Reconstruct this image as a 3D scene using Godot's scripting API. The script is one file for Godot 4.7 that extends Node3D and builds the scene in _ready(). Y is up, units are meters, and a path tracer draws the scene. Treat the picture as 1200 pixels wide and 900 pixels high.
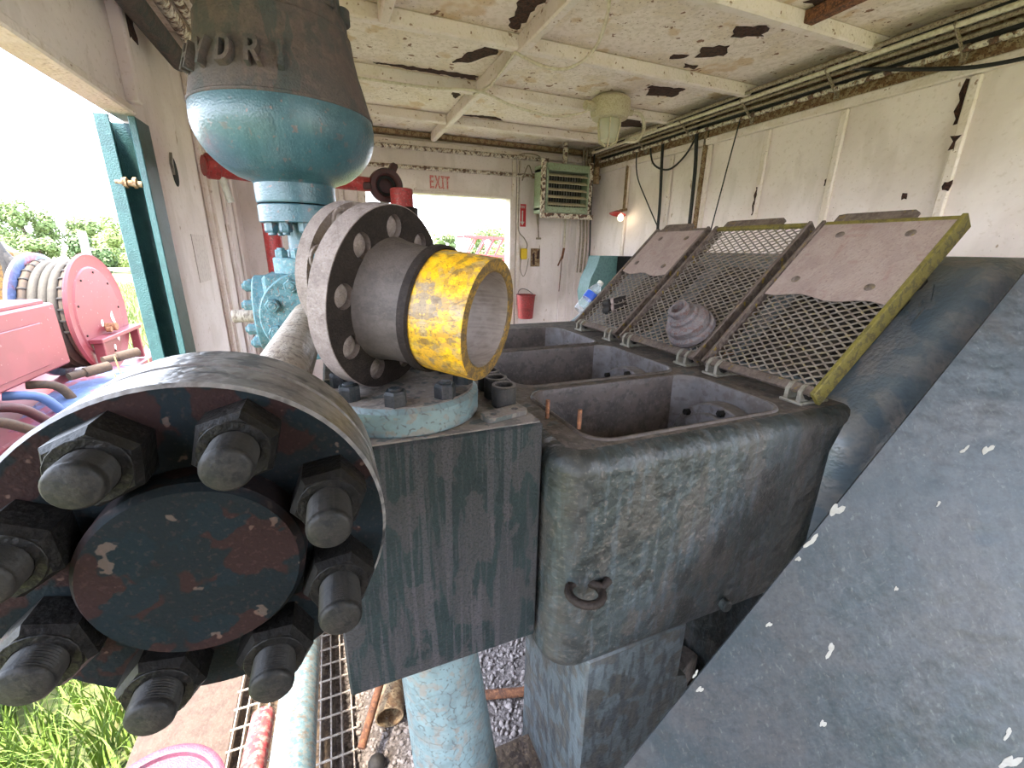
extends Node3D

# ---------- geometry builder: world coordinates in, one mesh out ----------
class G:
	var v := PackedVector3Array()
	var nn := PackedVector3Array()
	var to := Transform3D()
	var x := Transform3D()
	func _init(parent):
		to = parent.global_transform.affine_inverse()
	func tri(a, b, c, na, nb, nc):
		var g: Vector3 = (b - a).cross(c - a)
		if g.length_squared() < 1e-16: return
		var m: Vector3 = na + nb + nc
		if g.dot(m) > 0:
			var s = b; b = c; c = s
			s = nb; nb = nc; nc = s
		var f := to * x
		if f.basis.determinant() < 0:
			var s2 = b; b = c; c = s2
			s2 = nb; nb = nc; nc = s2
		for p in [a, b, c]: v.append(f * p)
		for q in [na, nb, nc]: nn.append((f.basis * q).normalized())
	func flat(a, b, c, out):
		var g: Vector3 = (b - a).cross(c - a)
		if g.length_squared() < 1e-18: return
		g = g.normalized()
		if g.dot(out) < 0: g = -g
		tri(a, b, c, g, g, g)
	func quad(a, b, c, d, out):
		flat(a, b, c, out); flat(a, c, d, out)
	# chamfered box
	func box(c: Vector3, s: Vector3, e := 0.0):
		var h := s * 0.5
		e = minf(e, minf(h.x, minf(h.y, h.z)) * 0.6)
		if e <= 0.0:
			for ax in 3:
				for sg in [-1, 1]:
					var o := Vector3.ZERO; o[ax] = sg
					var i := (ax + 1) % 3; var j := (ax + 2) % 3
					var p := []
					for k in [[-1, -1], [1, -1], [1, 1], [-1, 1]]:
						var q := Vector3.ZERO
						q[ax] = sg * h[ax]; q[i] = k[0] * h[i]; q[j] = k[1] * h[j]
						p.append(c + q)
					quad(p[0], p[1], p[2], p[3], o)
			return
		for ax in 3:
			var i := (ax + 1) % 3; var j := (ax + 2) % 3
			for sg in [-1, 1]:
				var o := Vector3.ZERO; o[ax] = sg
				var p := []
				for k in [[-1, -1], [1, -1], [1, 1], [-1, 1]]:
					var q := Vector3.ZERO
					q[ax] = sg * h[ax]; q[i] = k[0] * (h[i] - e); q[j] = k[1] * (h[j] - e)
					p.append(c + q)
				quad(p[0], p[1], p[2], p[3], o)
			for si in [-1, 1]:
				for sj in [-1, 1]:
					var o := Vector3.ZERO; o[i] = si; o[j] = sj
					var p := []
					for k in [[-1, 0], [1, 0], [1, 1], [-1, 1]]:
						var q := Vector3.ZERO
						q[ax] = k[0] * (h[ax] - e)
						q[i] = si * (h[i] - (e if k[1] == 1 else 0.0)); q[j] = sj * (h[j] - (0.0 if k[1] == 1 else e))
						p.append(c + q)
					quad(p[0], p[1], p[2], p[3], o)
		for a in [-1, 1]:
			for b in [-1, 1]:
				for d in [-1, 1]:
					var k := Vector3(a, b, d)
					flat(c + k * (h - Vector3(0, e, e)), c + k * (h - Vector3(e, 0, e)), c + k * (h - Vector3(e, e, 0)), k)
	# smooth grid of rows; a doubled row makes a crease
	func grid(rows: Array, closed := true, inv := false, cen = null):
		var R := rows.size(); var C: int = rows[0].size()
		var acc := []
		var mid := Vector3.ZERO
		for r in R:
			var a := PackedVector3Array(); a.resize(C); acc.append(a)
			for k in C: mid += rows[r][k]
		mid /= R * C
		if cen != null: mid = cen
		var cells := C if closed else C - 1
		var sgn := 0.0
		for r in R - 1:
			for k in cells:
				var k2 := (k + 1) % C
				var n: Vector3 = (rows[r + 1][k2] - rows[r][k]).cross(rows[r][k2] - rows[r + 1][k])
				sgn += n.dot((rows[r][k] + rows[r + 1][k2]) * 0.5 - mid)
				acc[r][k] += n; acc[r][k2] += n; acc[r + 1][k] += n; acc[r + 1][k2] += n
		var f := 1.0 if (sgn > 0) != inv else -1.0
		for r in R - 1:
			for k in cells:
				var k2 := (k + 1) % C
				var na: Vector3 = acc[r][k] * f; var nb: Vector3 = acc[r][k2] * f; var nc: Vector3 = acc[r + 1][k2] * f; var nd: Vector3 = acc[r + 1][k] * f
				na = na.normalized(); nb = nb.normalized(); nc = nc.normalized(); nd = nd.normalized()
				tri(rows[r][k], rows[r][k2], rows[r + 1][k2], na, nb, nc)
				tri(rows[r][k], rows[r + 1][k2], rows[r + 1][k], na, nc, nd)
	# profile of (radius, height) turned about local y
	func lathe(prof: Array, seg := 32, inv := false, cen = null, crease := 0.85):
		var rows := []
		for i in prof.size():
			var p: Vector2 = prof[i]
			var row := PackedVector3Array()
			for k in seg:
				var a := TAU * k / seg
				row.append(Vector3(p.x * cos(a), p.y, p.x * sin(a)))
			rows.append(row)
			if i > 0 and i < prof.size() - 1:
				var d1: Vector2 = (prof[i] - prof[i - 1]).normalized(); var d2: Vector2 = (prof[i + 1] - prof[i]).normalized()
				if d1.dot(d2) < crease: rows.append(row.duplicate())
		grid(rows, true, inv, cen)
	func cyl(a: Vector3, b: Vector3, r: float, seg := 16, r2 := -1.0, e := 0.0):
		if r2 < 0: r2 = r
		var keep := x
		var h := (b - a).length()
		x = x * along(a, b - a)
		if e > 0: lathe([Vector2(0, 0), Vector2(r - e, 0), Vector2(r, e), Vector2(r2, h - e), Vector2(r2 - e, h), Vector2(0, h)], seg, false, Vector3(0, h / 2, 0))
		else: lathe([Vector2(0, 0), Vector2(r, 0), Vector2(r2, h), Vector2(0, h)], seg, false, Vector3(0, h / 2, 0))
		x = keep
	static func along(p: Vector3, d: Vector3) -> Transform3D:
		var y := d.normalized()
		var s := Vector3(0, 0, 1) if absf(y.z) < 0.9 else Vector3(1, 0, 0)
		var xx := y.cross(s).normalized()
		return Transform3D(Basis(xx, y, xx.cross(y)), p)
	func ring(a: Vector3, b: Vector3, r: float, ri: float, seg := 24, e := 0.002):
		var keep := x
		var h := (b - a).length()
		x = x * along(a, b - a)
		lathe([Vector2(ri, 0), Vector2(r - e, 0), Vector2(r, e), Vector2(r, h - e), Vector2(r - e, h), Vector2(ri + e, h), Vector2(ri, h - e), Vector2(ri, 0)], seg, false, Vector3(0, h / 2, 0))
		x = keep
	func tube(pts: Array, r: float, seg := 8, caps := true):
		var rows := []
		var up := Vector3(0.13, 0.97, 0.2).normalized()
		for i in pts.size():
			var d: Vector3 = (pts[mini(i + 1, pts.size() - 1)] - pts[maxi(i - 1, 0)]).normalized()
			if absf(d.dot(up)) > 0.95: up = Vector3(0.9, 0.1, 0.4).normalized()
			var s: Vector3 = d.cross(up).normalized(); up = s.cross(d).normalized()
			var row := PackedVector3Array()
			for k in seg:
				var a := TAU * k / seg
				row.append(pts[i] + (s * cos(a) + up * sin(a)) * r)
			rows.append(row)
		# orientation from the first ring
		var R := rows.size()
		for i in R - 1:
			for k in seg:
				var k2 := (k + 1) % seg
				var c0: Vector3 = pts[i]; var c1: Vector3 = pts[i + 1]
				tri(rows[i][k], rows[i][k2], rows[i + 1][k2], rows[i][k] - c0, rows[i][k2] - c0, rows[i + 1][k2] - c1)
				tri(rows[i][k], rows[i + 1][k2], rows[i + 1][k], rows[i][k] - c0, rows[i + 1][k2] - c1, rows[i + 1][k] - c1)
		if caps:
			for e in [0, R - 1]:
				var o: Vector3 = pts[0] - pts[1] if e == 0 else pts[R - 1] - pts[R - 2]
				for k in range(1, seg - 1): flat(rows[e][0], rows[e][k], rows[e][k + 1], o)
	func bar(a: Vector3, b: Vector3, w: float, h: float, up := Vector3.UP, e := 0.0):
		var keep := x
		var d := (b - a); var l := d.length(); d = d.normalized()
		if absf(d.dot(up)) > 0.98: up = Vector3(1, 0, 0)
		var s := d.cross(up).normalized(); up = s.cross(d)
		x = x * Transform3D(Basis(s, up, -d), (a + b) * 0.5)
		box(Vector3.ZERO, Vector3(w, h, l), e)
		x = keep
	# hexagon head along d from p
	func hex(p: Vector3, d: Vector3, r: float, h: float, turn := 0.0):
		var keep := x
		x = x * along(p, d)
		var l := []
		for q in [[1.0, 0.0], [1.0, 0.82], [0.86, 1.0]]:
			var row := []
			for k in 6: row.append(Vector3(r * q[0] * cos(turn + TAU * k / 6), h * q[1], r * q[0] * sin(turn + TAU * k / 6)))
			l.append(row)
		for k in 6:
			var k2 := (k + 1) % 6
			var o: Vector3 = l[0][k] + l[0][k2]
			quad(l[0][k], l[0][k2], l[1][k2], l[1][k], o)
			quad(l[1][k], l[1][k2], l[2][k2], l[2][k], o + Vector3(0, 2 * r, 0))
			flat(Vector3(0, h, 0), l[2][k], l[2][k2], Vector3.UP)
			flat(Vector3.ZERO, l[0][k], l[0][k2], Vector3.DOWN)
		x = keep
	# polygon in local xy, from z0 to z1, with holes
	func prism(poly, z0: float, z1: float, holes := [], smooth := 0.8):
		var loops := [poly] + holes
		var merged := PackedVector2Array(poly)
		if Geometry2D.is_polygon_clockwise(merged): merged.reverse()
		for hl in holes:
			var h := PackedVector2Array(hl)
			if not Geometry2D.is_polygon_clockwise(h): h.reverse()
			var bi := 0; var bj := 0; var best := 1e9
			for i in merged.size():
				for j in h.size():
					var dd := merged[i].distance_squared_to(h[j])
					if dd < best: best = dd; bi = i; bj = j
			var nw := PackedVector2Array()
			for i in bi + 1: nw.append(merged[i])
			for k in h.size() + 1: nw.append(h[(bj + k) % h.size()])
			for i in range(bi, merged.size()): nw.append(merged[i])
			merged = nw
		var ix := Geometry2D.triangulate_polygon(merged)
		if ix.is_empty(): print("TRIANGULATION FAILED ", poly.size(), " ", holes.size())
		for i in range(0, ix.size(), 3):
			var a := merged[ix[i]]; var b := merged[ix[i + 1]]; var c := merged[ix[i + 2]]
			flat(Vector3(a.x, a.y, z1), Vector3(b.x, b.y, z1), Vector3(c.x, c.y, z1), Vector3(0, 0, z1 - z0))
			flat(Vector3(a.x, a.y, z0), Vector3(b.x, b.y, z0), Vector3(c.x, c.y, z0), Vector3(0, 0, z0 - z1))
		for li in loops.size():
			var l := PackedVector2Array(loops[li])
			if Geometry2D.is_polygon_clockwise(l) != (li > 0): l.reverse()
			var n := l.size()
			for i in n:
				var p0 := l[i]; var p1 := l[(i + 1) % n]
				var d := (p1 - p0).normalized(); var dp := (p0 - l[(i + n - 1) % n]).normalized(); var dn := (l[(i + 2) % n] - p1).normalized()
				var o := Vector2(d.y, -d.x)
				var oa := (o + Vector2(dp.y, -dp.x)).normalized() if d.dot(dp) > smooth else o
				var ob := (o + Vector2(dn.y, -dn.x)).normalized() if d.dot(dn) > smooth else o
				var a3 := Vector3(oa.x, oa.y, 0); var b3 := Vector3(ob.x, ob.y, 0)
				tri(Vector3(p0.x, p0.y, z0), Vector3(p1.x, p1.y, z0), Vector3(p1.x, p1.y, z1), a3, b3, b3)
				tri(Vector3(p0.x, p0.y, z0), Vector3(p1.x, p1.y, z1), Vector3(p0.x, p0.y, z1), a3, b3, a3)
	func done() -> ArrayMesh:
		var arr := []; arr.resize(Mesh.ARRAY_MAX)
		arr[Mesh.ARRAY_VERTEX] = v; arr[Mesh.ARRAY_NORMAL] = nn
		var m := ArrayMesh.new()
		m.add_surface_from_arrays(Mesh.PRIMITIVE_TRIANGLES, arr)
		return m

static func rrect(x0, y0, x1, y1, r, n := 5) -> PackedVector2Array:
	var o := PackedVector2Array()
	for q in [[x1 - r, y1 - r, 0.0], [x0 + r, y1 - r, 90.0], [x0 + r, y0 + r, 180.0], [x1 - r, y0 + r, 270.0]]:
		for k in n + 1:
			var a := deg_to_rad(q[2] + 90.0 * k / n)
			o.append(Vector2(q[0] + r * cos(a), q[1] + r * sin(a)))
	return o
static func circ(cx, cy, r, n := 32, a0 := 0.0) -> PackedVector2Array:
	var o := PackedVector2Array()
	for k in n: o.append(Vector2(cx + r * cos(a0 + TAU * k / n), cy + r * sin(a0 + TAU * k / n)))
	return o
static func spline(pts: Array, n := 6) -> Array:
	var o := []
	for i in pts.size() - 1:
		var a: Vector3 = pts[maxi(i - 1, 0)]; var b: Vector3 = pts[i]; var c: Vector3 = pts[i + 1]; var d: Vector3 = pts[mini(i + 2, pts.size() - 1)]
		for k in n: o.append(b.cubic_interpolate(c, a, d, float(k) / n))
	o.append(pts[-1])
	return o
static func V(x, y, z) -> Vector3: return Vector3(x, y, z)

# ---------- scene helpers ----------
var taken := {}
func numbered(n: String) -> String:
	taken[n] = taken.get(n, -1) + 1
	return n if taken[n] == 0 else "%s_%03d" % [n, taken[n]]
func thing(called: String, label: String, category: String, at := Vector3.ZERO, group := "") -> Node3D:
	var o := Node3D.new()
	o.name = numbered(called)
	add_child(o)
	o.position = at
	meta(o, label, category, group)
	return o
func meta(o, label: String, category: String, group := ""):
	o.set_meta("label", label); o.set_meta("category", category)
	if group: o.set_meta("group", group)
func structure(called: String, label := "") -> Node3D:
	var o := Node3D.new(); o.name = called; add_child(o)
	o.set_meta("kind", "structure")
	if label: o.set_meta("label", label)
	return o
func part(g: G, called: String, m, parent, label := "") -> MeshInstance3D:
	var o := MeshInstance3D.new()
	o.name = called
	o.mesh = g.done()
	o.mesh.surface_set_material(0, M[m])
	parent.add_child(o, true)
	if label: o.set_meta("label", label)
	return o
func solo(called: String, at: Vector3, label: String, category: String, group := "") -> MeshInstance3D:
	var o := MeshInstance3D.new()
	o.name = numbered(called); add_child(o); o.position = at
	meta(o, label, category, group)
	return o
func fill(o: MeshInstance3D, g: G, m):
	o.mesh = g.done(); o.mesh.surface_set_material(0, M[m])
func bx(called, m, parent, c: Vector3, s: Vector3, e := 0.004) -> MeshInstance3D:
	var g := G.new(parent); g.box(c, s, e)
	return part(g, called, m, parent)
func bolt(called, m, parent, p: Vector3, d: Vector3, r: float, h: float, turn := 0.3, stud := 0.0) -> MeshInstance3D:
	var g := G.new(parent); g.hex(p, d, r, h, turn)
	if stud > 0: g.cyl(p, p + d.normalized() * (h + stud), r * 0.55, 12, -1, 0.0015)
	return part(g, called, m, parent)

# ---------- materials ----------
var M := {}
static func C8(r, g, b) -> Color: return Color(r / 255.0, g / 255.0, b / 255.0)
func noise_bytes(size: int, sd: int, f: float, st: float, oct: int, cell: bool) -> PackedByteArray:
	var n := FastNoiseLite.new()
	n.seed = sd
	n.noise_type = FastNoiseLite.TYPE_CELLULAR if cell else FastNoiseLite.TYPE_SIMPLEX_SMOOTH
	if cell: n.cellular_return_type = FastNoiseLite.RETURN_DISTANCE2_SUB
	n.frequency = f / size
	n.fractal_octaves = oct
	n.fractal_type = FastNoiseLite.FRACTAL_FBM if oct > 1 else FastNoiseLite.FRACTAL_NONE
	var im := n.get_seamless_image(size, maxi(int(size / st), 8)) if st >= 1 else n.get_seamless_image(maxi(int(size * st), 8), size)
	im.resize(size, size, Image.INTERPOLATE_CUBIC)
	im.convert(Image.FORMAT_L8)
	return im.get_data()
# layers: [frequency, low, high, colour, strength, stretch, octaves, cellular]
func paint(size: int, sd: int, base: Color, layers: Array) -> ImageTexture:
	var px := size * size
	var r := PackedFloat32Array(); var g := PackedFloat32Array(); var b := PackedFloat32Array()
	r.resize(px); g.resize(px); b.resize(px)
	r.fill(base.r); g.fill(base.g); b.fill(base.b)
	var k := 0
	for l in layers:
		k += 1
		var d := noise_bytes(size, sd * 31 + k * 7, l[0], l[5] if l.size() > 5 else 1.0, l[6] if l.size() > 6 else 4, l[7] if l.size() > 7 else false)
		var lut := PackedFloat32Array(); lut.resize(256)
		for i in 256: lut[i] = smoothstep(l[1], l[2], i / 255.0) * l[4] if l[1] < l[2] else (1.0 - smoothstep(l[2], l[1], i / 255.0)) * l[4]
		var c: Color = l[3]
		var cr := c.r; var cg := c.g; var cb := c.b
		for i in px:
			var w := lut[d[i]]
			if w > 0.0:
				r[i] += (cr - r[i]) * w; g[i] += (cg - g[i]) * w; b[i] += (cb - b[i]) * w
	var out := PackedByteArray(); out.resize(px * 3)
	for i in px:
		out[i * 3] = int(clampf(r[i], 0, 1) * 255.0); out[i * 3 + 1] = int(clampf(g[i], 0, 1) * 255.0); out[i * 3 + 2] = int(clampf(b[i], 0, 1) * 255.0)
	return ImageTexture.create_from_image(Image.create_from_data(size, size, false, Image.FORMAT_RGB8, out))
var NM := {}
func relief(key: String, size: int, sd: int, f: float, oct: int, cell: bool, st: float, strength: float):
	var d := noise_bytes(size, sd, f, st, oct, cell)
	var im := Image.create_from_data(size, size, false, Image.FORMAT_L8, d)
	im.bump_map_to_normal_map(strength)
	NM[key] = ImageTexture.create_from_image(im)
func mat(called: String, metres: float, base: Color, layers: Array, rough := 0.7, nm := "", ns := 0.5, metal := 0.0, size := 512, spec := 0.5) -> StandardMaterial3D:
	var m := StandardMaterial3D.new()
	m.resource_name = called
	m.roughness = rough; m.metallic = metal; m.metallic_specular = spec
	if layers.is_empty(): m.albedo_color = base
	else: m.albedo_texture = paint(size, called.hash() % 9973, base, layers)
	m.uv1_triplanar = true; m.uv1_world_triplanar = true
	m.uv1_scale = Vector3.ONE / metres
	if nm:
		m.normal_enabled = true; m.normal_texture = NM[nm]; m.normal_scale = ns
	M[called] = m
	return m

func materials():
	relief("grain", 512, 3, 60, 4, false, 1, 6.0)
	relief("lumpy", 512, 5, 14, 5, false, 1, 8.0)
	relief("peel", 512, 9, 16, 2, true, 1, 5.0)
	relief("streak", 512, 11, 40, 3, false, 12, 5.0)
	var dust := C8(128, 118, 110)
	mat("block_paint", 0.55, C8(19, 30, 31), [[6, .45, .8, C8(14, 23, 25), .8], [5, .57, .61, C8(45, 42, 43), .85, 1.8, 6], [7, .58, .62, C8(42, 40, 42), .8, 10.0, 4], [26, .62, .66, C8(54, 50, 53), .75, 30.0, 2], [60, .64, .68, C8(49, 46, 48), .6, 20.0, 2], [90, .58, .66, C8(15, 19, 21), .45, 1.0, 3], [120, .7, .76, C8(62, 58, 58), .4]], .6, "grain", .2, 0.0, 1024, .35)
	mat("block_top", 0.4, C8(111, 101, 94), [[8, .5, .7, C8(82, 76, 72), .7], [30, .6, .75, C8(134, 126, 119), .5], [6, .68, .76, C8(49, 60, 60), .6]], .9, "lumpy", .4)
	mat("frame_paint", 0.6, C8(40, 46, 47), [[4, .4, .62, C8(31, 36, 36), .8], [6, .52, .62, C8(58, 53, 49), .7, 2.0, 6], [24, .56, .66, C8(62, 70, 76), .5, 10.0, 4], [7, .6, .68, C8(27, 28, 27), .8, 1.5, 5], [90, .62, .72, C8(24, 26, 27), .3, 2.0, 3], [40, .74, .78, C8(92, 82, 76), .6]], .5, "lumpy", .5, 0.0, 1024, .45)
	mat("frame_dust", 0.5, C8(79, 69, 62), [[6, .45, .65, C8(58, 50, 45), .8], [20, .55, .7, C8(96, 86, 79), .6], [9, .66, .74, C8(52, 57, 55), .7], [50, .66, .74, C8(60, 52, 46), .6]], .9, "lumpy", .5)
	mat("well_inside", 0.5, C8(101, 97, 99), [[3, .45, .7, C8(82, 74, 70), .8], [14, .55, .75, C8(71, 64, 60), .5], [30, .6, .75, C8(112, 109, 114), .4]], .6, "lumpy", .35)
	mat("well_oily", 0.5, C8(76, 66, 61), [[3, .45, .7, C8(57, 49, 46), .8], [14, .55, .72, C8(48, 41, 38), .6], [30, .62, .75, C8(97, 87, 85), .4]], .6, "lumpy", .35)  # shade of the left and back well walls painted in as colour, not oil
	mat("flange_face", 0.3, C8(16, 20, 22), [[4, .5, .56, C8(34, 20, 19), .9, 1.0, 4], [5, .57, .62, C8(15, 23, 26), .9, 1.0, 4], [50, .66, .75, C8(63, 44, 39), .35], [9, .8, .83, C8(94, 75, 65), .6]], .75, "grain", .12, 0.0, 512, .2)
	mat("flange_rim", 0.3, C8(105, 101, 98), [[7, .45, .65, C8(79, 73, 71), .8], [8, .2, .06, C8(29, 28, 28), .95, 0.4, 2, true], [30, .6, .75, C8(134, 131, 129), .5], [5, .68, .72, C8(56, 56, 59), .8]], .4, "peel", .4)
	mat("nut_paint", 0.12, C8(21, 20, 19), [[6, .5, .65, C8(17, 15, 15), .8], [14, .62, .74, C8(35, 31, 28), .6], [30, .7, .78, C8(54, 49, 47), .4]], .45, "lumpy", .5, 0.0, 512, .25)
	mat("stud_steel", 0.1, C8(36, 34, 32), [[6, .5, .65, C8(23, 23, 24), .8], [20, .5, .66, C8(48, 45, 42), .5]], .45, "lumpy", .3, 0.0, 512, .25)
	mat("teal_paint", 0.5, C8(57, 88, 99), [[4, .45, .7, C8(43, 71, 81), .8], [20, .6, .7, C8(69, 99, 109), .5, 3.0, 4], [14, .76, .79, C8(133, 87, 80), .7], [60, .72, .78, C8(126, 144, 149), .4]], .35, "grain", .18)
	mat("teal_chipped", 0.3, C8(74, 112, 119), [[10, .5, .65, C8(52, 87, 95), .8], [22, .68, .72, C8(131, 138, 136), .8], [26, .72, .76, C8(122, 87, 80), .7]], .6, "grain", .3)
	mat("dusty_teal", 0.5, C8(82, 69, 67), [[4, .4, .6, C8(64, 59, 60), .8], [16, .55, .7, C8(94, 81, 75), .7], [6, .62, .68, C8(48, 57, 59), .7, 3.0], [40, .68, .76, C8(57, 50, 47), .6]], .8, "grain", .4)
	mat("cream_pipe", 0.3, C8(156, 144, 130), [[6, .5, .7, C8(132, 117, 101), .7, 3.0], [30, .6, .7, C8(101, 84, 70), .7, 3.0, 3], [12, .68, .73, C8(76, 60, 49), .6]], .6, "grain", .3)
	mat("pale_rust", 0.3, C8(122, 109, 103), [[8, .45, .65, C8(104, 92, 86), .8], [40, .58, .7, C8(137, 128, 122), .6], [60, .68, .76, C8(69, 56, 50), .6], [5, .66, .74, C8(86, 72, 66), .7]], .85, "grain", .35)
	mat("dark_steel", 0.3, C8(39, 33, 30), [[6, .45, .65, C8(29, 24, 22), .8], [20, .55, .7, C8(51, 44, 40), .6], [50, .66, .74, C8(59, 50, 44), .5]], .7, "grain", .3, 0.0, 512, .25)
	mat("hub_steel", 0.3, C8(78, 69, 64), [[6, .45, .65, C8(61, 53, 49), .8], [20, .55, .7, C8(90, 81, 76), .5], [50, .66, .74, C8(53, 45, 41), .5]], .7, "grain", .3)
	mat("yellow_paint", 0.26, C8(212, 158, 6), [[3, .53, .56, C8(128, 108, 86), .92, 1.0, 6], [4, .6, .64, C8(150, 132, 110), .8, 1.0, 5], [12, .6, .64, C8(92, 70, 40), .75, .5, 5], [9, .64, .68, C8(228, 184, 20), .8], [50, .68, .74, C8(84, 66, 50), .7]], .5, "grain", .25)
	mat("cut_edge", 0.2, C8(84, 64, 34), [[8, .5, .6, C8(150, 112, 20), .8], [30, .55, .65, C8(54, 42, 32), .7]], .7, "grain", .3)
	mat("bore_grey", 0.25, C8(134, 122, 114), [[30, .5, .65, C8(112, 98, 90), .7, .15, 3], [8, .55, .7, C8(149, 138, 131), .6]], .6, "streak", .2)
	mat("bare_primer", 0.3, C8(133, 130, 123), [[20, .5, .7, C8(118, 113, 106), .6]], .8)
	mat("guard_paint", 0.8, C8(40, 47, 52), [[3, .42, .6, C8(30, 40, 44), .85], [3, .5, .6, C8(56, 53, 53), .85, 1.0, 6], [10, .55, .64, C8(49, 53, 57), .7, 1.5, 6], [60, .55, .66, C8(36, 40, 43), .6, 1.0, 3], [110, .6, .7, C8(66, 66, 67), .4, 1.0, 3], [24, .68, .72, C8(27, 30, 32), .6, 1.0, 6], [70, .8, .83, C8(91, 90, 86), .7, 2.0, 3]], .5, "lumpy", .35, 0.0, 1024, .4)
	mat("gear_paint", 0.7, C8(81, 90, 97), [[4, .45, .62, C8(67, 78, 87), .8], [7, .5, .6, C8(116, 109, 106), .75, 1.0, 5], [30, .6, .7, C8(65, 72, 77), .5]], .4, "grain", .3)
	mat("leg_paint", 0.4, C8(74, 81, 84), [[5, .45, .6, C8(63, 60, 56), .8], [14, .55, .68, C8(47, 51, 54), .7, 4.0, 5]], .6, "lumpy", .4)
	mat("wall_paint", 2.2, C8(238, 226, 221), [[3, .5, .75, C8(226, 212, 205), .7], [12, .56, .76, C8(219, 206, 198), .5, 4.0, 5], [60, .66, .8, C8(210, 194, 181), .35], [24, .88, .91, C8(150, 120, 92), .7, 3.0], [110, .87, .89, C8(110, 88, 74), .6]], .7, "lumpy", .1, 0.0, 1024)
	mat("ceiling_paint", 1.6, C8(234, 220, 209), [[4, .5, .72, C8(222, 204, 179), .6], [36, .5, .66, C8(212, 196, 179), .5, 1.0, 5], [5, .68, .8, C8(204, 171, 129), .6], [14, .82, .84, C8(112, 72, 49), .8], [70, .76, .8, C8(150, 124, 101), .6]], .75, "lumpy", .3, 0.0, 1024)
	mat("beam_paint", 1.2, C8(232, 219, 211), [[5, .5, .7, C8(220, 205, 189), .6], [40, .66, .76, C8(202, 185, 165), .5], [24, .82, .85, C8(120, 84, 60), .7]], .7, "grain", .2)
	mat("rust_flake", 0.5, C8(62, 38, 32), [[12, .45, .6, C8(42, 27, 25), .8], [30, .6, .7, C8(96, 58, 42), .7]], .95, "lumpy", .8)
	mat("rusty_white", 0.4, C8(214, 206, 190), [[8, .52, .58, C8(70, 46, 38), .9, 1.0, 5], [20, .6, .66, C8(140, 98, 66), .7]], .8, "lumpy", .4)
	mat("rusty_tan", 0.4, C8(158, 136, 105), [[8, .5, .6, C8(119, 85, 56), .8], [30, .6, .7, C8(76, 51, 37), .7]], .8, "lumpy", .4)
	mat("rust", 0.3, C8(120, 78, 54), [[8, .45, .6, C8(82, 54, 42), .8], [24, .55, .7, C8(158, 106, 70), .7]], .9, "lumpy", .5)
	mat("cover_steel", 0.4, C8(101, 88, 81), [[7, .45, .65, C8(76, 65, 59), .8], [20, .55, .7, C8(124, 112, 104), .6], [9, .78, .82, C8(135, 112, 36), .8]], .6, "grain", .3, .3)
	mat("cap_grey", 0.2, C8(104, 97, 98), [[6, .45, .62, C8(86, 79, 81), .8], [8, .6, .66, C8(97, 65, 55), .8], [30, .6, .7, C8(123, 116, 114), .5]], .8, "lumpy", .4)
	mat("oily_plate", 0.4, C8(30, 27, 25), [[8, .5, .6, C8(52, 44, 38), .8], [16, .66, .7, C8(92, 74, 52), .6]], .5, "lumpy", .5)  # near-black colour for the shade seen through the mesh, not oil
	mat("mesh_steel", 0.4, C8(142, 133, 124), [[9, .45, .65, C8(113, 101, 93), .8], [14, .74, .8, C8(141, 124, 50), .6], [30, .6, .7, C8(149, 142, 137), .5]], .5, "grain", .2, .4)
	mat("patch_plate", 0.5, C8(146, 129, 122), [[4, .45, .65, C8(131, 113, 108), .7], [14, .56, .7, C8(155, 140, 132), .5], [9, .74, .84, C8(116, 65, 60), .35, 3.0], [50, .66, .74, C8(93, 75, 68), .4]], .65, "grain", .2)
	mat("olive_edge", 0.3, C8(105, 95, 37), [[10, .5, .62, C8(75, 68, 34), .8], [30, .6, .7, C8(128, 116, 51), .5]], .7, "grain", .3)
	mat("black_rubber", 0.3, C8(34, 31, 29), [[12, .5, .7, C8(52, 45, 41), .7]], .75, "grain", .3)
	mat("black_cable", 0.3, C8(26, 26, 26), [[12, .5, .7, C8(50, 46, 42), .6]], .6)
	mat("white_cable", 0.3, C8(216, 206, 185), [[12, .5, .7, C8(178, 162, 134), .6]], .6)
	mat("conduit", 0.3, C8(160, 148, 128), [[12, .5, .62, C8(118, 100, 80), .7], [30, .62, .68, C8(84, 58, 46), .8]], .5, "grain", .2, .2)
	mat("heater_green", 0.5, C8(150, 166, 138), [[12, .5, .7, C8(132, 144, 118), .6], [30, .68, .72, C8(120, 90, 66), .6]], .5)
	mat("grey_metal", 0.3, C8(140, 136, 126), [[12, .5, .7, C8(110, 104, 94), .6]], .5, "grain", .2, .3)
	mat("fixture_paint", 0.3, C8(196, 186, 156), [[12, .5, .7, C8(170, 156, 124), .6], [30, .68, .74, C8(120, 90, 62), .6]], .6, "grain", .2)
	mat("red_paint", 0.5, C8(160, 45, 45), [[5, .45, .65, C8(138, 34, 36), .7], [18, .62, .68, C8(103, 52, 45), .7], [26, .68, .72, C8(172, 129, 120), .6]], .5, "grain", .2)
	mat("dark_red", 0.3, C8(60, 22, 26), [[10, .5, .65, C8(41, 19, 22), .8]], .6, "grain", .3)
	mat("pink_lid", 0.3, C8(92, 47, 63), [[8, .45, .65, C8(79, 39, 56), .7], [12, .64, .7, C8(73, 60, 71), .7], [40, .7, .75, C8(37, 24, 30), .7]], .5, "grain", .2)
	mat("peeled_teal", 0.25, C8(106, 120, 120), [[9, .5, .55, C8(65, 98, 106), .9, 1.0, 5], [14, .56, .6, C8(124, 116, 106), .9, 1.0, 5], [9, .64, .68, C8(98, 73, 57), .7]], .6, "peel", .4)
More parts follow.
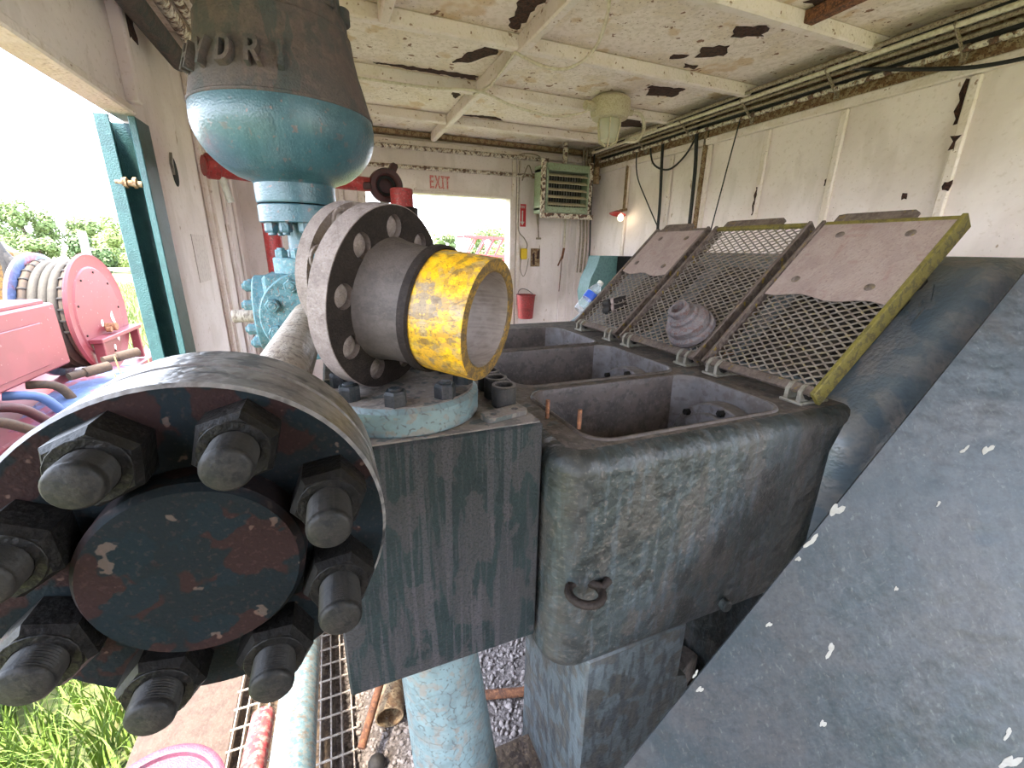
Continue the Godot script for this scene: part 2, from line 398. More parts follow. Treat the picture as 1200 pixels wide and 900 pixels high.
	mat("peeled_red", 0.25, C8(143, 50, 57), [[9, .52, .57, C8(149, 127, 118), .9, 1.0, 5], [12, .62, .66, C8(84, 63, 50), .7]], .6, "peel", .4)
	mat("sky_blue_paint", 0.3, C8(94, 111, 113), [[5, .45, .65, C8(77, 90, 92), .7], [14, .16, .05, C8(54, 55, 56), .8, 1.0, 2, true], [9, .62, .7, C8(107, 96, 88), .7]], .45, "peel", .4)
	mat("pale_plate", 0.5, C8(70, 56, 49), [[8, .5, .65, C8(60, 46, 41), .6], [40, .6, .7, C8(84, 70, 61), .5]], .85, "lumpy", .3)
	mat("gravel_bed", 0.5, C8(117, 107, 103), [[30, .45, .6, C8(85, 76, 73), .8], [60, .55, .7, C8(145, 136, 131), .6], [6, .6, .7, C8(75, 66, 61), .5]], .95, "lumpy", 1.0)
	mat("stone", 0.2, C8(150, 139, 134), [[9, .45, .65, C8(116, 105, 102), .8], [20, .6, .7, C8(173, 167, 162), .5]], .95)
	mat("dirt", 0.6, C8(75, 61, 49), [[10, .5, .65, C8(53, 42, 36), .8], [40, .6, .7, C8(105, 87, 68), .6]], .95, "lumpy", .8)
	mat("grating_steel", 0.3, C8(170, 160, 150), [[20, .5, .65, C8(136, 119, 105), .7]], .6, "", 0.5, .2)
	mat("green_steel", 0.5, C8(46, 84, 84), [[6, .45, .7, C8(35, 71, 72), .7], [30, .7, .76, C8(72, 104, 102), .5]], .4, "grain", .15)
	mat("dark_green_steel", 0.5, C8(24, 37, 38), [], .5)
	mat("truck_red", 1.2, C8(105, 41, 49), [[4, .45, .65, C8(97, 37, 44), .7], [30, .84, .87, C8(147, 116, 113), .8]], .5)
	mat("fender_paint", 0.9, C8(64, 84, 120), [[3, .46, .58, C8(116, 51, 57), .9, 1.0, 3], [20, .6, .7, C8(98, 115, 156), .5]], .5)
	mat("hose_grey", 0.3, C8(62, 57, 49), [[10, .5, .65, C8(48, 43, 39), .7]], .8, "grain", .3)
	mat("hose_brown", 0.3, C8(63, 49, 37), [[10, .5, .65, C8(43, 35, 30), .7]], .8, "grain", .3)
	mat("yellow_machine", 0.4, C8(150, 109, 44), [[8, .5, .6, C8(94, 70, 41), .8], [20, .62, .7, C8(44, 36, 32), .7]], .7)
	mat("tyre", 0.3, C8(54, 52, 50), [[10, .5, .7, C8(81, 76, 68), .6]], .9, "grain", .4)
	mat("ground_grass", 3.0, C8(85, 90, 56), [[20, .45, .62, C8(66, 75, 42), .8], [60, .55, .7, C8(119, 119, 68), .6], [4, .6, .7, C8(109, 99, 65), .5]], .95)
	mat("bark", 0.5, C8(92, 78, 64), [[12, .5, .65, C8(66, 56, 48), .8, 4.0]], .95)
	mat("wood", 0.4, C8(128, 94, 63), [[12, .5, .65, C8(102, 71, 48), .7, 6.0]], .8)
	mat("white_paint", 0.4, C8(202, 199, 191), [[10, .55, .7, C8(180, 173, 160), .6]], .6)
	mat("blue_steel", 0.4, C8(60, 85, 128), [], .6)
	mat("sign_red", 1.0, C8(196, 44, 48), [], .6)
	mat("faded_red", 0.3, C8(206, 110, 106), [[20, .55, .62, C8(222, 200, 186), .8]], .7)
	mat("sticker", 0.3, C8(221, 208, 200), [[10, .5, .7, C8(204, 186, 180), .6]], .7)
	mat("yellow_plastic", 1.0, C8(226, 190, 40), [], .5)
	mat("black_hole", 1.0, C8(14, 14, 15), [], .9)
	mat("machine_blue", 0.4, C8(84, 118, 116), [[10, .5, .65, C8(66, 98, 97), .6]], .5)
	mat("white_shiny", 0.3, C8(206, 206, 212), [[12, .55, .7, C8(160, 156, 156), .6]], .35, "", .5, .3)
	mat("label_blue", 1.0, C8(50, 90, 190), [], .4)
	mat("aluminium", 0.3, C8(190, 190, 192), [], .35, "", .5, .8)
	var gl := mat("clear_plastic", 1.0, Color(.9, .95, 1, .18), [], .08)
	gl.transparency = BaseMaterial3D.TRANSPARENCY_ALPHA
	var lg := mat("lamp_glass", 1.0, Color(.92, .92, .8, .35), [], .2)
	lg.transparency = BaseMaterial3D.TRANSPARENCY_ALPHA
	var bu := mat("bulb", 1.0, Color(1, .95, .85), [], .5)
	bu.emission_enabled = true; bu.emission = Color(1, .93, .8); bu.emission_energy_multiplier = 0.1
	for q in [["leaf_mid", C8(92, 108, 58)], ["leaf_dark", C8(70, 90, 48)], ["leaf_light", C8(114, 128, 68)], ["grass_blade", C8(104, 130, 50)], ["dry_grass", C8(176, 160, 98)]]:
		var lm := mat(q[0], 1.0, q[1], [], .7)
		lm.backlight_enabled = true; lm.backlight = q[1] * 0.5
		lm.cull_mode = BaseMaterial3D.CULL_DISABLED

const FRONT := 1.4
const BACK := -4.72
const RIGHT := 2.85
const LEFT := -0.69
const TOP := 2.66

func _ready():
	var cam := Camera3D.new()
	cam.name = "camera"
	add_child(cam)
	cam.transform = Transform3D(Basis(Vector3(0.92580, 0.01599, 0.37767), Vector3(0.09914, 0.95386, -0.28342), Vector3(-0.36478, 0.29984, 0.88149)).orthonormalized(), Vector3(0, 1.6, 0))
	cam.fov = rad_to_deg(2.0 * atan(450.0 / 503.0))
	cam.near = 0.02; cam.far = 400.0
	cam.current = true
	var we := WorldEnvironment.new()
	we.name = "environment"
	var env := Environment.new()
	var sky := Sky.new()
	var sm := ProceduralSkyMaterial.new()
	sm.sky_top_color = Color(0.84, 0.90, 1.0); sm.sky_horizon_color = Color(0.955, 0.965, 1.0); sm.sky_energy_multiplier = 1.0
	sm.ground_bottom_color = Color(0.5, 0.52, 0.44); sm.ground_horizon_color = Color(0.62, 0.62, 0.56)
	sm.sun_angle_max = 0.1
	sky.sky_material = sm
	env.background_mode = Environment.BG_SKY; env.sky = sky
	env.tonemap_mode = Environment.TONE_MAPPER_LINEAR
	env.tonemap_exposure = 15.0
	env.sdfgi_enabled = true; env.ssao_enabled = true; env.ssil_enabled = true
	we.environment = env
	add_child(we)
	var sun := DirectionalLight3D.new()
	sun.name = "sun"
	add_child(sun)
	sun.look_at_from_position(Vector3(-3.0, 9.0, 1.5), Vector3.ZERO)
	sun.light_color = Color(1.0, 0.96, 0.88); sun.light_energy = 0.7; sun.light_angular_distance = 12.0
	sun.shadow_enabled = true

	materials()
	room()
	pump()
	discharge()
	covers()
	guard()
	below()
	back_wall_things()
	right_wall_things()
	ceiling_things()
	left_wall_things()
	outside()

# ---------- the building ----------
func rust_patch(parent, pts: Array, plane: String, at: float, sd: int, proud := 0.003):
	# torn outline: each edge is broken up and shaken
	var rng := RandomNumberGenerator.new(); rng.seed = sd
	var poly := PackedVector2Array()
	for i in pts.size():
		var a: Vector2 = pts[i]; var b: Vector2 = pts[(i + 1) % pts.size()]
		var n := maxi(2, int(a.distance_to(b) / 0.025))
		for k in n:
			var s := minf(a.distance_to(b) * 0.2, 0.012)
			poly.append(a.lerp(b, float(k) / n) + Vector2(rng.randf_range(-s, s), rng.randf_range(-s, s)))
	if Geometry2D.triangulate_polygon(poly).is_empty(): return
	var g := G.new(parent)
	if plane == "y": g.x = Transform3D(Basis(Vector3(1, 0, 0), Vector3(0, 0, 1), Vector3(0, -1, 0)), Vector3(0, at, 0))
	elif plane == "x": g.x = Transform3D(Basis(Vector3(0, 0, 1), Vector3(0, 1, 0), Vector3(-1, 0, 0)), Vector3(at, 0, 0))
	g.prism(poly, 0.0, proud, [], 2.0)
	part(g, "rust_patch", "rust_flake", parent)

func room():
	# floor
	var f := structure("floor", "gravel floor under the pump")
	bx("gravel_bed", "gravel_bed", f, V(1.36, -0.06, -1.66), V(3.0, 0.12, 6.14), 0)
	bx("dirt_bed", "dirt", f, V(-0.415, -0.12, -1.66), V(0.55, 0.12, 6.14), 0)
	var mm := MultiMesh.new(); mm.transform_format = MultiMesh.TRANSFORM_3D
	var gs := G.new(self)
	var rows := []
	var rng := RandomNumberGenerator.new(); rng.seed = 4
	for i in 5:
		var row := PackedVector3Array()
		for k in 7:
			var a := TAU * k / 7; var ph := PI * i / 4 - PI / 2
			row.append(Vector3(cos(a) * cos(ph), sin(ph) * 0.65, sin(a) * cos(ph)) * (1.0 if i in [0, 4] else rng.randf_range(0.75, 1.15)))
		rows.append(row)
	gs.grid(rows)
	mm.mesh = gs.done(); mm.mesh.surface_set_material(0, M["stone"])
	mm.instance_count = 9000
	for i in 9000:
		var s := rng.randf_range(0.004, 0.011) * (1.6 if rng.randf() < 0.08 else 1.0)
		var p := V(rng.randf_range(-0.1, 1.7), s * 0.2, rng.randf_range(-2.2, -0.55))
		mm.set_instance_transform(i, Transform3D(Basis.from_euler(Vector3(rng.randf() * 6, rng.randf() * 6, rng.randf() * 6)).scaled(Vector3.ONE * s), p))
	var mi := MultiMeshInstance3D.new(); mi.name = "gravel"; mi.multimesh = mm
	mi.set_meta("kind", "stuff"); mi.set_meta("label", "loose grey gravel")
	f.add_child(mi)
	# ground outside
	var gr := structure("ground", "grassy field around the building")
	bx("soil", "ground_grass", gr, V(-30, -0.4, -40), V(160, 0.3, 160), 0)
	# back wall with the exit doorway
	var wb := structure("wall_back", "cream painted back wall with the exit doorway")
	bx("panel", "wall_paint", wb, V((LEFT + 0.38) / 2, TOP / 2, BACK - 0.05), V(0.38 - LEFT + 0.002, TOP, 0.1), 0)
	bx("panel", "wall_paint", wb, V((1.95 + RIGHT) / 2, TOP / 2, BACK - 0.05), V(RIGHT - 1.83, TOP, 0.1), 0)
	bx("header_panel", "wall_paint", wb, V(1.135, (2.12 + TOP) / 2, BACK - 0.05), V(1.51, TOP - 2.12, 0.1), 0)
	for px in [0.16, 0.335]: bx("post", "beam_paint", wb, V(px, 1.3, BACK + 0.02), V(0.05, 2.6, 0.04))
	for px in [1.93, 1.985]: bx("post", "beam_paint", wb, V(px, 1.3, BACK + 0.015), V(0.045, 2.6, 0.03))
	for px in [2.55, 2.66, 2.76]: bx("rib", "wall_paint", wb, V(px, 1.3, BACK + 0.012), V(0.03, 2.6, 0.024))
	bx("ledge", "beam_paint", wb, V(1.08, 2.56, BACK + 0.03), V(3.5, 0.05, 0.06))
	bx("ledge", "rusty_tan", wb, V(1.08, 2.635, BACK + 0.05), V(3.5, 0.04, 0.1))
	var d1 := structure("door_1", "exit doorway trim in the back wall")
	bx("jamb", "beam_paint", d1, V(0.37, 1.06, BACK - 0.05), V(0.03, 2.12, 0.16)); bx("jamb", "beam_paint", d1, V(1.9, 1.06, BACK - 0.05), V(0.03, 2.12, 0.16)); bx("head", "beam_paint", d1, V(1.135, 2.135, BACK - 0.05), V(1.56, 0.03, 0.16))
	# right wall: pressed sheets between ribs
	var wr := structure("wall_right", "cream sheet metal wall with upright ribs")
	var zs := [FRONT, 0.9, 0.35, -0.2, -0.76, -1.33, -1.9, -2.39, -2.89, -3.31, -3.92, BACK]
	for i in zs.size() - 1:
		bx("sheet", "wall_paint", wr, V(RIGHT + 0.03, TOP / 2, (zs[i] + zs[i + 1]) / 2), V(0.06, TOP, zs[i] - zs[i + 1] + 0.002), 0)
		if i > 0:
			bx("rib", "beam_paint", wr, V(RIGHT - 0.012, 1.2, zs[i]), V(0.024, 2.4, 0.045), 0.008)
	bx("top_rail", "beam_paint", wr, V(RIGHT - 0.02, 2.425, -1.66), V(0.04, 0.05, 6.1), 0.006)
	bx("corner_angle", "rusty_white", wr, V(RIGHT - 0.05, 2.63, -1.66), V(0.1, 0.05, 6.1), 0.004)
	bx("backing_strip", "rusty_tan", wr, V(RIGHT - 0.01, 2.53, -1.66), V(0.02, 0.16, 6.1), 0.002)
	for q in [[-1.36, 2.3, .02, .09], [-1.34, 2.12, .012, .03], [-1.32, 1.93, .012, .02], [-1.5, 1.9, .01, .014], [-2.4, 1.95, .008, .09], [-2.4, 1.78, .006, .08], [-1.93, 2.02, .01, .02], [-2.0, 1.75, .012, .016]]:
		rust_patch(wr, [Vector2(q[0] - q[2], q[1] - q[3]), Vector2(q[0] + q[2], q[1] - q[3]), Vector2(q[0] + q[2] * 1.3, q[1] + q[3]), Vector2(q[0] - q[2], q[1] + q[3])], "x", RIGHT - 0.024 if absf(q[0] + 1.33) < .03 or absf(q[0] + 2.4) < .03 else RIGHT, int(q[1] * 100))
	# left wall: a closed part beyond the big doorway, and the header over it
	var wl := structure("wall_left", "cream panelled left wall beyond the big side doorway")
	bx("panel", "wall_paint", wl, V(LEFT - 0.04, TOP / 2, -3.01), V(0.08, TOP, 0.84), 0)
	bx("panel", "wall_paint", wl, V(LEFT - 0.04, TOP / 2, -4.125), V(0.08, TOP, 1.39), 0)
	bx("header_panel", "wall_paint", wl, V(LEFT - 0.04, 2.38, -0.82), V(0.08, 0.56, 3.54), 0)
	bx("header_lip", "beam_paint", wl, V(LEFT - 0.035, 2.115, -0.755), V(0.1, 0.035, 3.41), 0.006)
	bx("panel", "wall_paint", wl, V(LEFT - 0.04, TOP / 2, 1.175), V(0.08, TOP, 0.45), 0)
	for z in [-3.42, -3.56]: bx("rib", "beam_paint", wl, V(LEFT + 0.015, 1.3, z), V(0.03, 2.6, 0.05), 0.008)
	for z in [-3.95, -4.05, -4.35]: bx("rib", "wall_paint", wl, V(LEFT + 0.012, 1.3, z), V(0.024, 2.6, 0.04), 0.008)
	bx("corner_post", "wall_paint", wl, V(LEFT + 0.02, 2.4, -2.44), V(0.05, 0.52, 0.05), 0.006)
	var gh := G.new(wl); gh.x = Transform3D(Basis(V(0, 0, -1), V(0, 1, 0), V(1, 0, 0)), V(LEFT, 1.95, -2.9))
	var oval := PackedVector2Array()
	for k in 20: oval.append(Vector2(0.05 * cos(TAU * k / 20), 0.07 * sin(TAU * k / 20)))
	gh.prism(oval, -0.001, 0.002)
	part(gh, "torn_hole", "black_hole", wl)
	gh = G.new(wl); gh.x = Transform3D(Basis(V(0, 0, -1), V(0, 1, 0), V(1, 0, 0)), V(LEFT, 1.95, -2.9))
	gh.prism(PackedVector2Array([Vector2(-0.05, -0.02), Vector2(-0.062, 0.03), Vector2(-0.03, 0.085), Vector2(-0.035, 0.05), Vector2(-0.045, 0.02)]), 0.0, 0.012)
	part(gh, "bent_lip", "grey_metal", wl)
	rust_patch(wl, [Vector2(-2.72, 2.43), Vector2(-2.62, 2.43), Vector2(-2.6, 2.53), Vector2(-2.7, 2.55)], "x", LEFT + 0.003, 72)
	# front wall behind the camera, with an unseen opening added to let light in
	var wf := structure("wall_front")
	bx("panel", "wall_paint", wf, V((LEFT + 0.8) / 2 - 0.05, TOP / 2, FRONT + 0.05), V(0.8 - LEFT + 0.1, TOP, 0.1), 0)
	bx("panel", "wall_paint", wf, V((2.65 + RIGHT) / 2 + 0.05, TOP / 2, FRONT + 0.05), V(RIGHT - 2.65 + 0.1, TOP, 0.1), 0)
	bx("header_panel", "wall_paint", wf, V(1.725, (2.4 + TOP) / 2, FRONT + 0.05), V(1.85, TOP - 2.4, 0.1), 0)
	# ceiling
	var c := structure("ceiling", "peeling cream ceiling sheets on steel beams")
	var bz := [FRONT, 0.6, -0.2, -0.97, -1.72, -2.47, -3.2, -4.0, BACK]
	for i in bz.size() - 1:
		for h in [[LEFT - 0.1, 1.04], [1.04, RIGHT + 0.06]]:
			bx("sheet", "ceiling_paint", c, V((h[0] + h[1]) / 2, TOP + 0.04, (bz[i] + bz[i + 1]) / 2), V(h[1] - h[0] - 0.004, 0.08, bz[i] - bz[i + 1] - 0.004), 0)
		if i > 0: bx("cross_beam", "beam_paint", c, V((LEFT + RIGHT) / 2, TOP - 0.035, bz[i]), V(RIGHT - LEFT, 0.07, 0.055), 0.008)
	bx("long_beam", "beam_paint", c, V(1.04, TOP - 0.042, -2.9), V(0.05, 0.085, 3.4), 0.008)
	bx("short_beam", "beam_paint", c, V(0.34, TOP - 0.04, -1.95), V(0.05, 0.08, 0.98), 0.008)
	bx("rusty_angle", "rust", c, V(2.14, TOP - 0.03, -1.5), V(0.06, 0.05, 0.5), 0.004)
	var yy := TOP - 0.001
	var P := [
		[[.99, -2.42], [.93, -2.38], [.91, -2.2], [.86, -2.02], [.96, -1.96], [1.0, -2.1]], [[.99, -2.53], [.93, -2.56], [.9, -2.68], [.83, -2.8], [.8, -2.95], [.9, -2.88], [.99, -2.72]],
		[[.2, -2.52], [.55, -2.515], [1.0, -2.515], [1.0, -2.56], [.6, -2.55], [.2, -2.6]], [[1.07, -3.24], [1.5, -3.24], [1.95, -3.24], [1.95, -3.29], [1.5, -3.275], [1.07, -3.30]],
		[[.35, -3.14], [.6, -3.15], [1.0, -3.15], [1.0, -3.08], [.5, -3.11]], [[1.07, -3.26], [1.07, -3.5], [1.12, -3.36], [1.3, -3.28]], [[.9, -3.3], [.98, -3.28], [.99, -3.55], [.93, -3.5]],
		[[1.98, -2.17], [2.1, -2.1], [2.16, -2.2], [2.04, -2.28]], [[1.96, -1.93], [2.1, -1.87], [2.16, -1.96], [2.02, -2.03]], [[1.9, -2.32], [1.98, -2.28], [1.99, -2.33], [1.92, -2.37]], [[2.06, -2.38], [2.15, -2.37], [2.15, -2.42], [2.08, -2.42]],
		[[2.05, -1.66], [2.22, -1.63], [2.18, -1.58], [2.08, -1.6]], [[2.0, -1.52], [2.12, -1.5], [2.05, -1.38], [1.98, -1.44]], [[2.35, -1.76], [2.5, -1.77], [2.48, -1.83], [2.38, -1.82]],
		[[2.35, -2.5], [2.7, -2.5], [2.7, -2.56], [2.4, -2.56]], [[2.3, -3.24], [2.7, -3.24], [2.65, -3.34], [2.4, -3.3]], [[2.1, -2.75], [2.35, -2.7], [2.4, -2.85], [2.2, -2.9]],
		[[1.6, -3.95], [2.3, -3.95], [2.3, -3.82], [1.9, -3.9]], [[1.1, -3.94], [1.5, -3.95], [1.4, -3.86]], [[1.5, -4.05], [2.2, -4.05], [2.3, -4.2], [1.8, -4.12]], [[2.2, -3.5], [2.55, -3.42], [2.7, -3.6], [2.4, -3.7]],
		[[-.3, -2.3], [-.45, -2.05], [-.38, -1.9], [-.22, -2.1]], [[-.2, -2.44], [-.32, -2.4], [-.3, -2.2], [-.16, -2.3]]]
	for i in P.size():
		var pts := []
		for q in P[i]: pts.append(Vector2(q[0], q[1]))
		rust_patch(c, pts, "y", yy, 100 + i)

# ---------- the pump ----------
func fluid_block(z0: float, label: String, idx: int):
	var t := thing("fluid_block", label, "pump block", V(0.143, 0.81, z0 - 0.17), "fluid end blocks of the pump")
	var g := G.new(t)
	g.box(V(0.1425, 1.058, z0 - 0.17), V(0.371, 0.489, 0.34), 0.004)
	part(g, "body", "block_paint", t)
	bx("dusty_top", "block_top", t, V(0.1425, 1.3035, z0 - 0.17), V(0.362, 0.003, 0.331), 0.001)
	return t

func plan(ins: float, y: float) -> PackedVector3Array:
	var o := PackedVector3Array()
	for p in rrect(0.335 + ins, -1.98 + ins, 1.5 - ins, -0.575 - ins, maxf(0.075 - ins, 0.012), 7): o.append(V(p.x, y, p.y))
	return o

func pump():
	fluid_block(-0.64, "dark green steel pump block nearest the camera with dried grey drips", 0)
	fluid_block(-1.04, "second dark green pump block behind the yellow pipe stub", 1)
	# valve covers on the blocks
	for k in 2:
		var zc := -0.79 - 0.4 * k
		var t := thing("valve_cover", ["round bolted blue-grey cover under the loose yellow flange", "round bolted cover on the second pump block", "round bolted cover on the farthest pump block"][k], "valve cover", V(0.105, 1.305, zc), "valve covers on the pump blocks")
		var g := G.new(t); g.x = Transform3D(Basis(), V(0.105, 1.305, zc))
		g.lathe([Vector2(0, 0), Vector2(0.138, 0), Vector2(0.14, 0.003), Vector2(0.14, 0.041), Vector2(0.133, 0.048), Vector2(0, 0.048)], 40, false, V(0, .02, 0))
		part(g, "cover_plate", "teal_chipped" if k else "sky_blue_paint", t)
		g = G.new(t); g.x = Transform3D(Basis(), V(0.105, 1.305, zc)); g.lathe([Vector2(0.131, 0.048), Vector2(0.13, 0.0492), Vector2(0, 0.0492)], 40, false, V(0, .02, 0)); part(g, "dust_layer", "block_top", t, "dry grey dust on the cover top")
		for i in 8:
			var a := TAU * (i + 0.32) / 8
			var p := V(0.105 + 0.112 * cos(a), 1.353, zc + 0.112 * sin(a))
			bolt("nut", "block_paint", t, p, Vector3.UP, 0.019, 0.026 if k == 0 else 0.022, a, 0.004)
	# power frame: rounded tank with three wells
	var fr := thing("pump_frame", "dark green cast pump frame with three open wells and sloped gear case", "pump", V(0.9, 0.74, -1.2))
	var g := G.new(fr)
	var rows := []
	var yb := 0.742; var yt := 1.248; var r := 0.04
	for i in 6:
		var a := PI / 2 * i / 5
		rows.append(plan(r * (1 - sin(a)), yb + r * (1 - cos(a))))
	rows.append(plan(0, 0.95)); rows.append(plan(0, 1.1))
	for i in 6:
		var a := PI / 2 * i / 5
		rows.append(plan(r * (1 - cos(a)), yt - r + r * sin(a)))
	g.grid(rows)
	part(g, "body", "frame_paint", fr)
	# deck with raised rims round the wells
	var wells := [[0.435, -0.945, 0.962, -0.637], [0.435, -1.375, 0.962, -0.995], [0.435, -1.79, 0.962, -1.425]]
	var holes := []
	for w in wells: holes.append(rrect(w[0] - 0.004, w[1] - 0.004, w[2] + 0.004, w[3] + 0.004, 0.058, 6))
	g = G.new(fr)
	g.x = Transform3D(Basis(Vector3(1, 0, 0), Vector3(0, 0, 1), Vector3(0, -1, 0)), V(0, yt, 0))
	g.prism(rrect(0.3745, -1.9405, 1.4605, -0.6145, 0.035, 6), 0.0, 0.012, holes)
	part(g, "deck", "frame_dust", fr)
	for w in wells:
		g = G.new(fr)
		var rr := []
		for q in [[0.011, -0.002], [0.008, 0.004], [0.004, 0.005], [0.0, 0.002], [0.0, -0.012], [-0.012, -0.2], [-0.03, -0.33], [-0.08, -0.37]]:
			var row := PackedVector3Array()
			for p in rrect(w[0] - q[0], w[1] - q[0], w[2] + q[0], w[3] + q[0], 0.055 + q[0] * 0.5, 6): row.append(V(p.x, yt + q[1], p.y))
			rr.append(row)
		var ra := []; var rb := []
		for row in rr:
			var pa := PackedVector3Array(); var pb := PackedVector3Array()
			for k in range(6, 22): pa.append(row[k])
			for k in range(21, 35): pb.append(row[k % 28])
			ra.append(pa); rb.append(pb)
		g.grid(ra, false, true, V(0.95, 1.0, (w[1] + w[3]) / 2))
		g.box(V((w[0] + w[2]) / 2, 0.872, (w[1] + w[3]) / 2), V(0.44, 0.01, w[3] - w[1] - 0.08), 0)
		var wl := part(g, "well", "well_oily", fr, "open well with shade painted into its wall colour")
		g = G.new(wl); g.grid(rb, false, true, V(0.5, 1.0, (w[1] + w[3]) / 2)); part(g, "end_wall", "well_inside", wl, "end wall coloured paler as the lit side")
		# packing plate and pump rod at the right end of each well
		var zc: float = (w[1] + w[3]) / 2 + 0.02
		g = G.new(wl); g.cyl(V(0.955, 1.06, zc), V(0.905, 1.06, zc), 0.156, 40, -1, 0.004); g.cyl(V(0.905, 1.06, zc), V(0.89, 1.06, zc), 0.13, 40, -1, 0.004)
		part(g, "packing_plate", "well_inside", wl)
		for a in [0.6, 1.45, 2.3, 3.3]:
			bolt("plate_bolt", "stud_steel", wl, V(0.904, 1.06 + 0.143 * sin(a), zc + 0.143 * cos(a)), V(-1, 0, 0), 0.01, 0.014)
		g = G.new(wl); g.cyl(V(0.89, 1.03, zc), V(0.62, 1.03, zc), 0.035, 20, -1, 0.003)
		part(g, "pump_rod", "white_shiny", wl)
		g = G.new(wl); g.cyl(V(0.83, 1.03, zc + 0.02), V(0.815, 1.03, zc + 0.02), 0.13, 28, -1, 0.003); g.cyl(V(0.80, 1.03, zc + 0.02), V(0.785, 1.03, zc + 0.02), 0.13, 28, -1, 0.003)
		part(g, "baffle_disc", "white_shiny", wl)
	# studs standing at the near well
	for p in [V(0.405, 1.25, -0.775), V(0.44, 1.25, -0.70)]:
		g = G.new(fr); g.cyl(p, p + V(0, 0.042, 0), 0.0045, 10)
		part(g, "stud", "rust", fr)
	# gear case: profile in xy swept along z with rounded ends
	var prof := [V(1.06, 0.85, 0), V(1.06, 1.15, 0), V(1.09, 1.215, 0), V(1.15, 1.25, 0), V(1.22, 1.30, 0), V(1.46, 1.52, 0), V(1.53, 1.575, 0), V(1.62, 1.6, 0), V(2.2, 1.6, 0), V(2.32, 1.56, 0), V(2.36, 1.44, 0), V(2.36, 0.6, 0), V(1.3, 0.6, 0)]
	var cen := V(1.7, 1.1, 0)
	rows = []
	var rf := 0.09
	var seq := []
	for i in 7: seq.append([rf * (1 - sin(PI / 2 * i / 6)), -0.515 - rf * (1 - cos(PI / 2 * i / 6))])
	for i in 7: seq.append([rf * (1 - cos(PI / 2 * i / 6)), -1.95 - rf * sin(PI / 2 * i / 6)])
	for s in seq:
		var row := PackedVector3Array()
		for k in prof.size():
			var pp: Vector3 = prof[(k + prof.size() - 1) % prof.size()]; var pn: Vector3 = prof[(k + 1) % prof.size()]
			var d := (pn - pp).normalized()
			var inn := V(d.y, -d.x, 0)
			if inn.dot(cen - prof[k]) < 0: inn = -inn
			var q: Vector3 = prof[k] + inn * s[0]
			row.append(V(q.x, q.y, s[1]))
		rows.append(row)
	g = G.new(fr)
	g.grid(rows, true, false, V(1.7, 1.1, -1.2))
	for e in [0, rows.size() - 1]:
		for k in prof.size(): g.flat(V(1.7, 1.1, rows[e][0].z), rows[e][k], rows[e][(k + 1) % prof.size()], V(0, 0, 1 if e == 0 else -1))
	part(g, "gear_case", "gear_paint", fr, "sloped grey-green gear case")
	for zc in [-0.815, -1.19, -1.575]:  # added plates, coloured dark to stand for shaded openings behind the covers
		g = G.new(fr); g.x = Transform3D(Basis(V(0, 0, -1), V(0.24, 0.22, 0).normalized(), V(-0.22, 0.24, 0).normalized()), V(1.34, 1.41, zc)); g.box(V(0, -0.01, 0.004), V(0.29, 0.4, 0.02), 0.004)
		var ip := part(g, "added_dark_plate", "oily_plate", fr, "added dark plate painting in the shade behind the mesh")
		for q in [[-0.1, -0.1], [0.1, -0.1], [0.1, 0.1], [-0.1, 0.1], [0.0, 0.02]]:
			g = G.new(ip); g.x = Transform3D(Basis(V(0, 0, -1), V(0.24, 0.22, 0).normalized(), V(-0.22, 0.24, 0).normalized()), V(1.34, 1.41, zc)); g.hex(V(q[0], q[1], 0.014), V(0, 0, 1), 0.018, 0.014); part(g, "bolt", "dark_steel", ip)
	# cast mark on the slope
	g = G.new(fr)
	var sl := V(0.24, 0.22, 0).normalized(); var up := V(-sl.y, sl.x, 0)
	g.x = Transform3D(Basis(V(0, 0, -1), sl, up), V(1.40, 1.466, -0.655))
	g.prism(PackedVector2Array([Vector2(-.03, -.055), Vector2(-.012, -.055), Vector2(-.008, -.012), Vector2(.004, -.012), Vector2(.012, .03), Vector2(.03, .03), Vector2(-.006, .09), Vector2(-.03, .03), Vector2(-.012, .03), Vector2(-.016, .004), Vector2(-.028, .004)]), -0.004, 0.008)
	part(g, "cast_arrow", "gear_paint", fr)
	# arched rib where the frame meets the gear case
	g = G.new(fr)
	var arc := []
	for i in 9:
		var a := PI * 0.95 - PI * 0.75 * i / 8
		arc.append(V(1.27 + 0.17 * cos(a), 0.93 + 0.19 * sin(a), -0.535))
	arc.push_front(V(1.085, 0.75, -0.545))
	g.tube(spline(arc, 3), 0.016, 8)
	part(g, "arched_rib", "frame_paint", fr)
	# lifting hook and plugs
	g = G.new(fr)
	var eye := []
	for k in 21: eye.append(V(0.392 + 0.034 * cos(TAU * k / 20 + 0.4), 0.972 - 0.004 * cos(TAU * k / 20), -0.56 + 0.03 * sin(TAU * k / 20 + 0.4)))
	g.tube(eye, 0.0085, 9, false)
	g.tube([V(0.41, 0.972, -0.585), V(0.43, 0.972, -0.56), V(0.45, 0.974, -0.57)], 0.0095, 8)
	part(g, "hook", "dark_steel", fr)
	g = G.new(fr); g.cyl(V(0.80, 0.79, -0.577), V(0.80, 0.79, -0.558), 0.015, 16, -1, 0.003)
	part(g, "drain_plug", "frame_paint", fr)
	# legs and skid
	g = G.new(fr); g.box(V(0.57, 0.37, -0.745), V(0.28, 0.76, 0.32), 0.006); part(g, "leg", "leg_paint", fr)
	g = G.new(fr); g.box(V(0.50, 0.37, -1.8), V(0.13, 0.76, 0.16), 0.006); part(g, "leg", "frame_paint", fr)
	g = G.new(fr); g.box(V(1.15, 0.37, -1.25), V(0.16, 0.76, 1.2), 0.006); part(g, "leg", "frame_paint", fr)
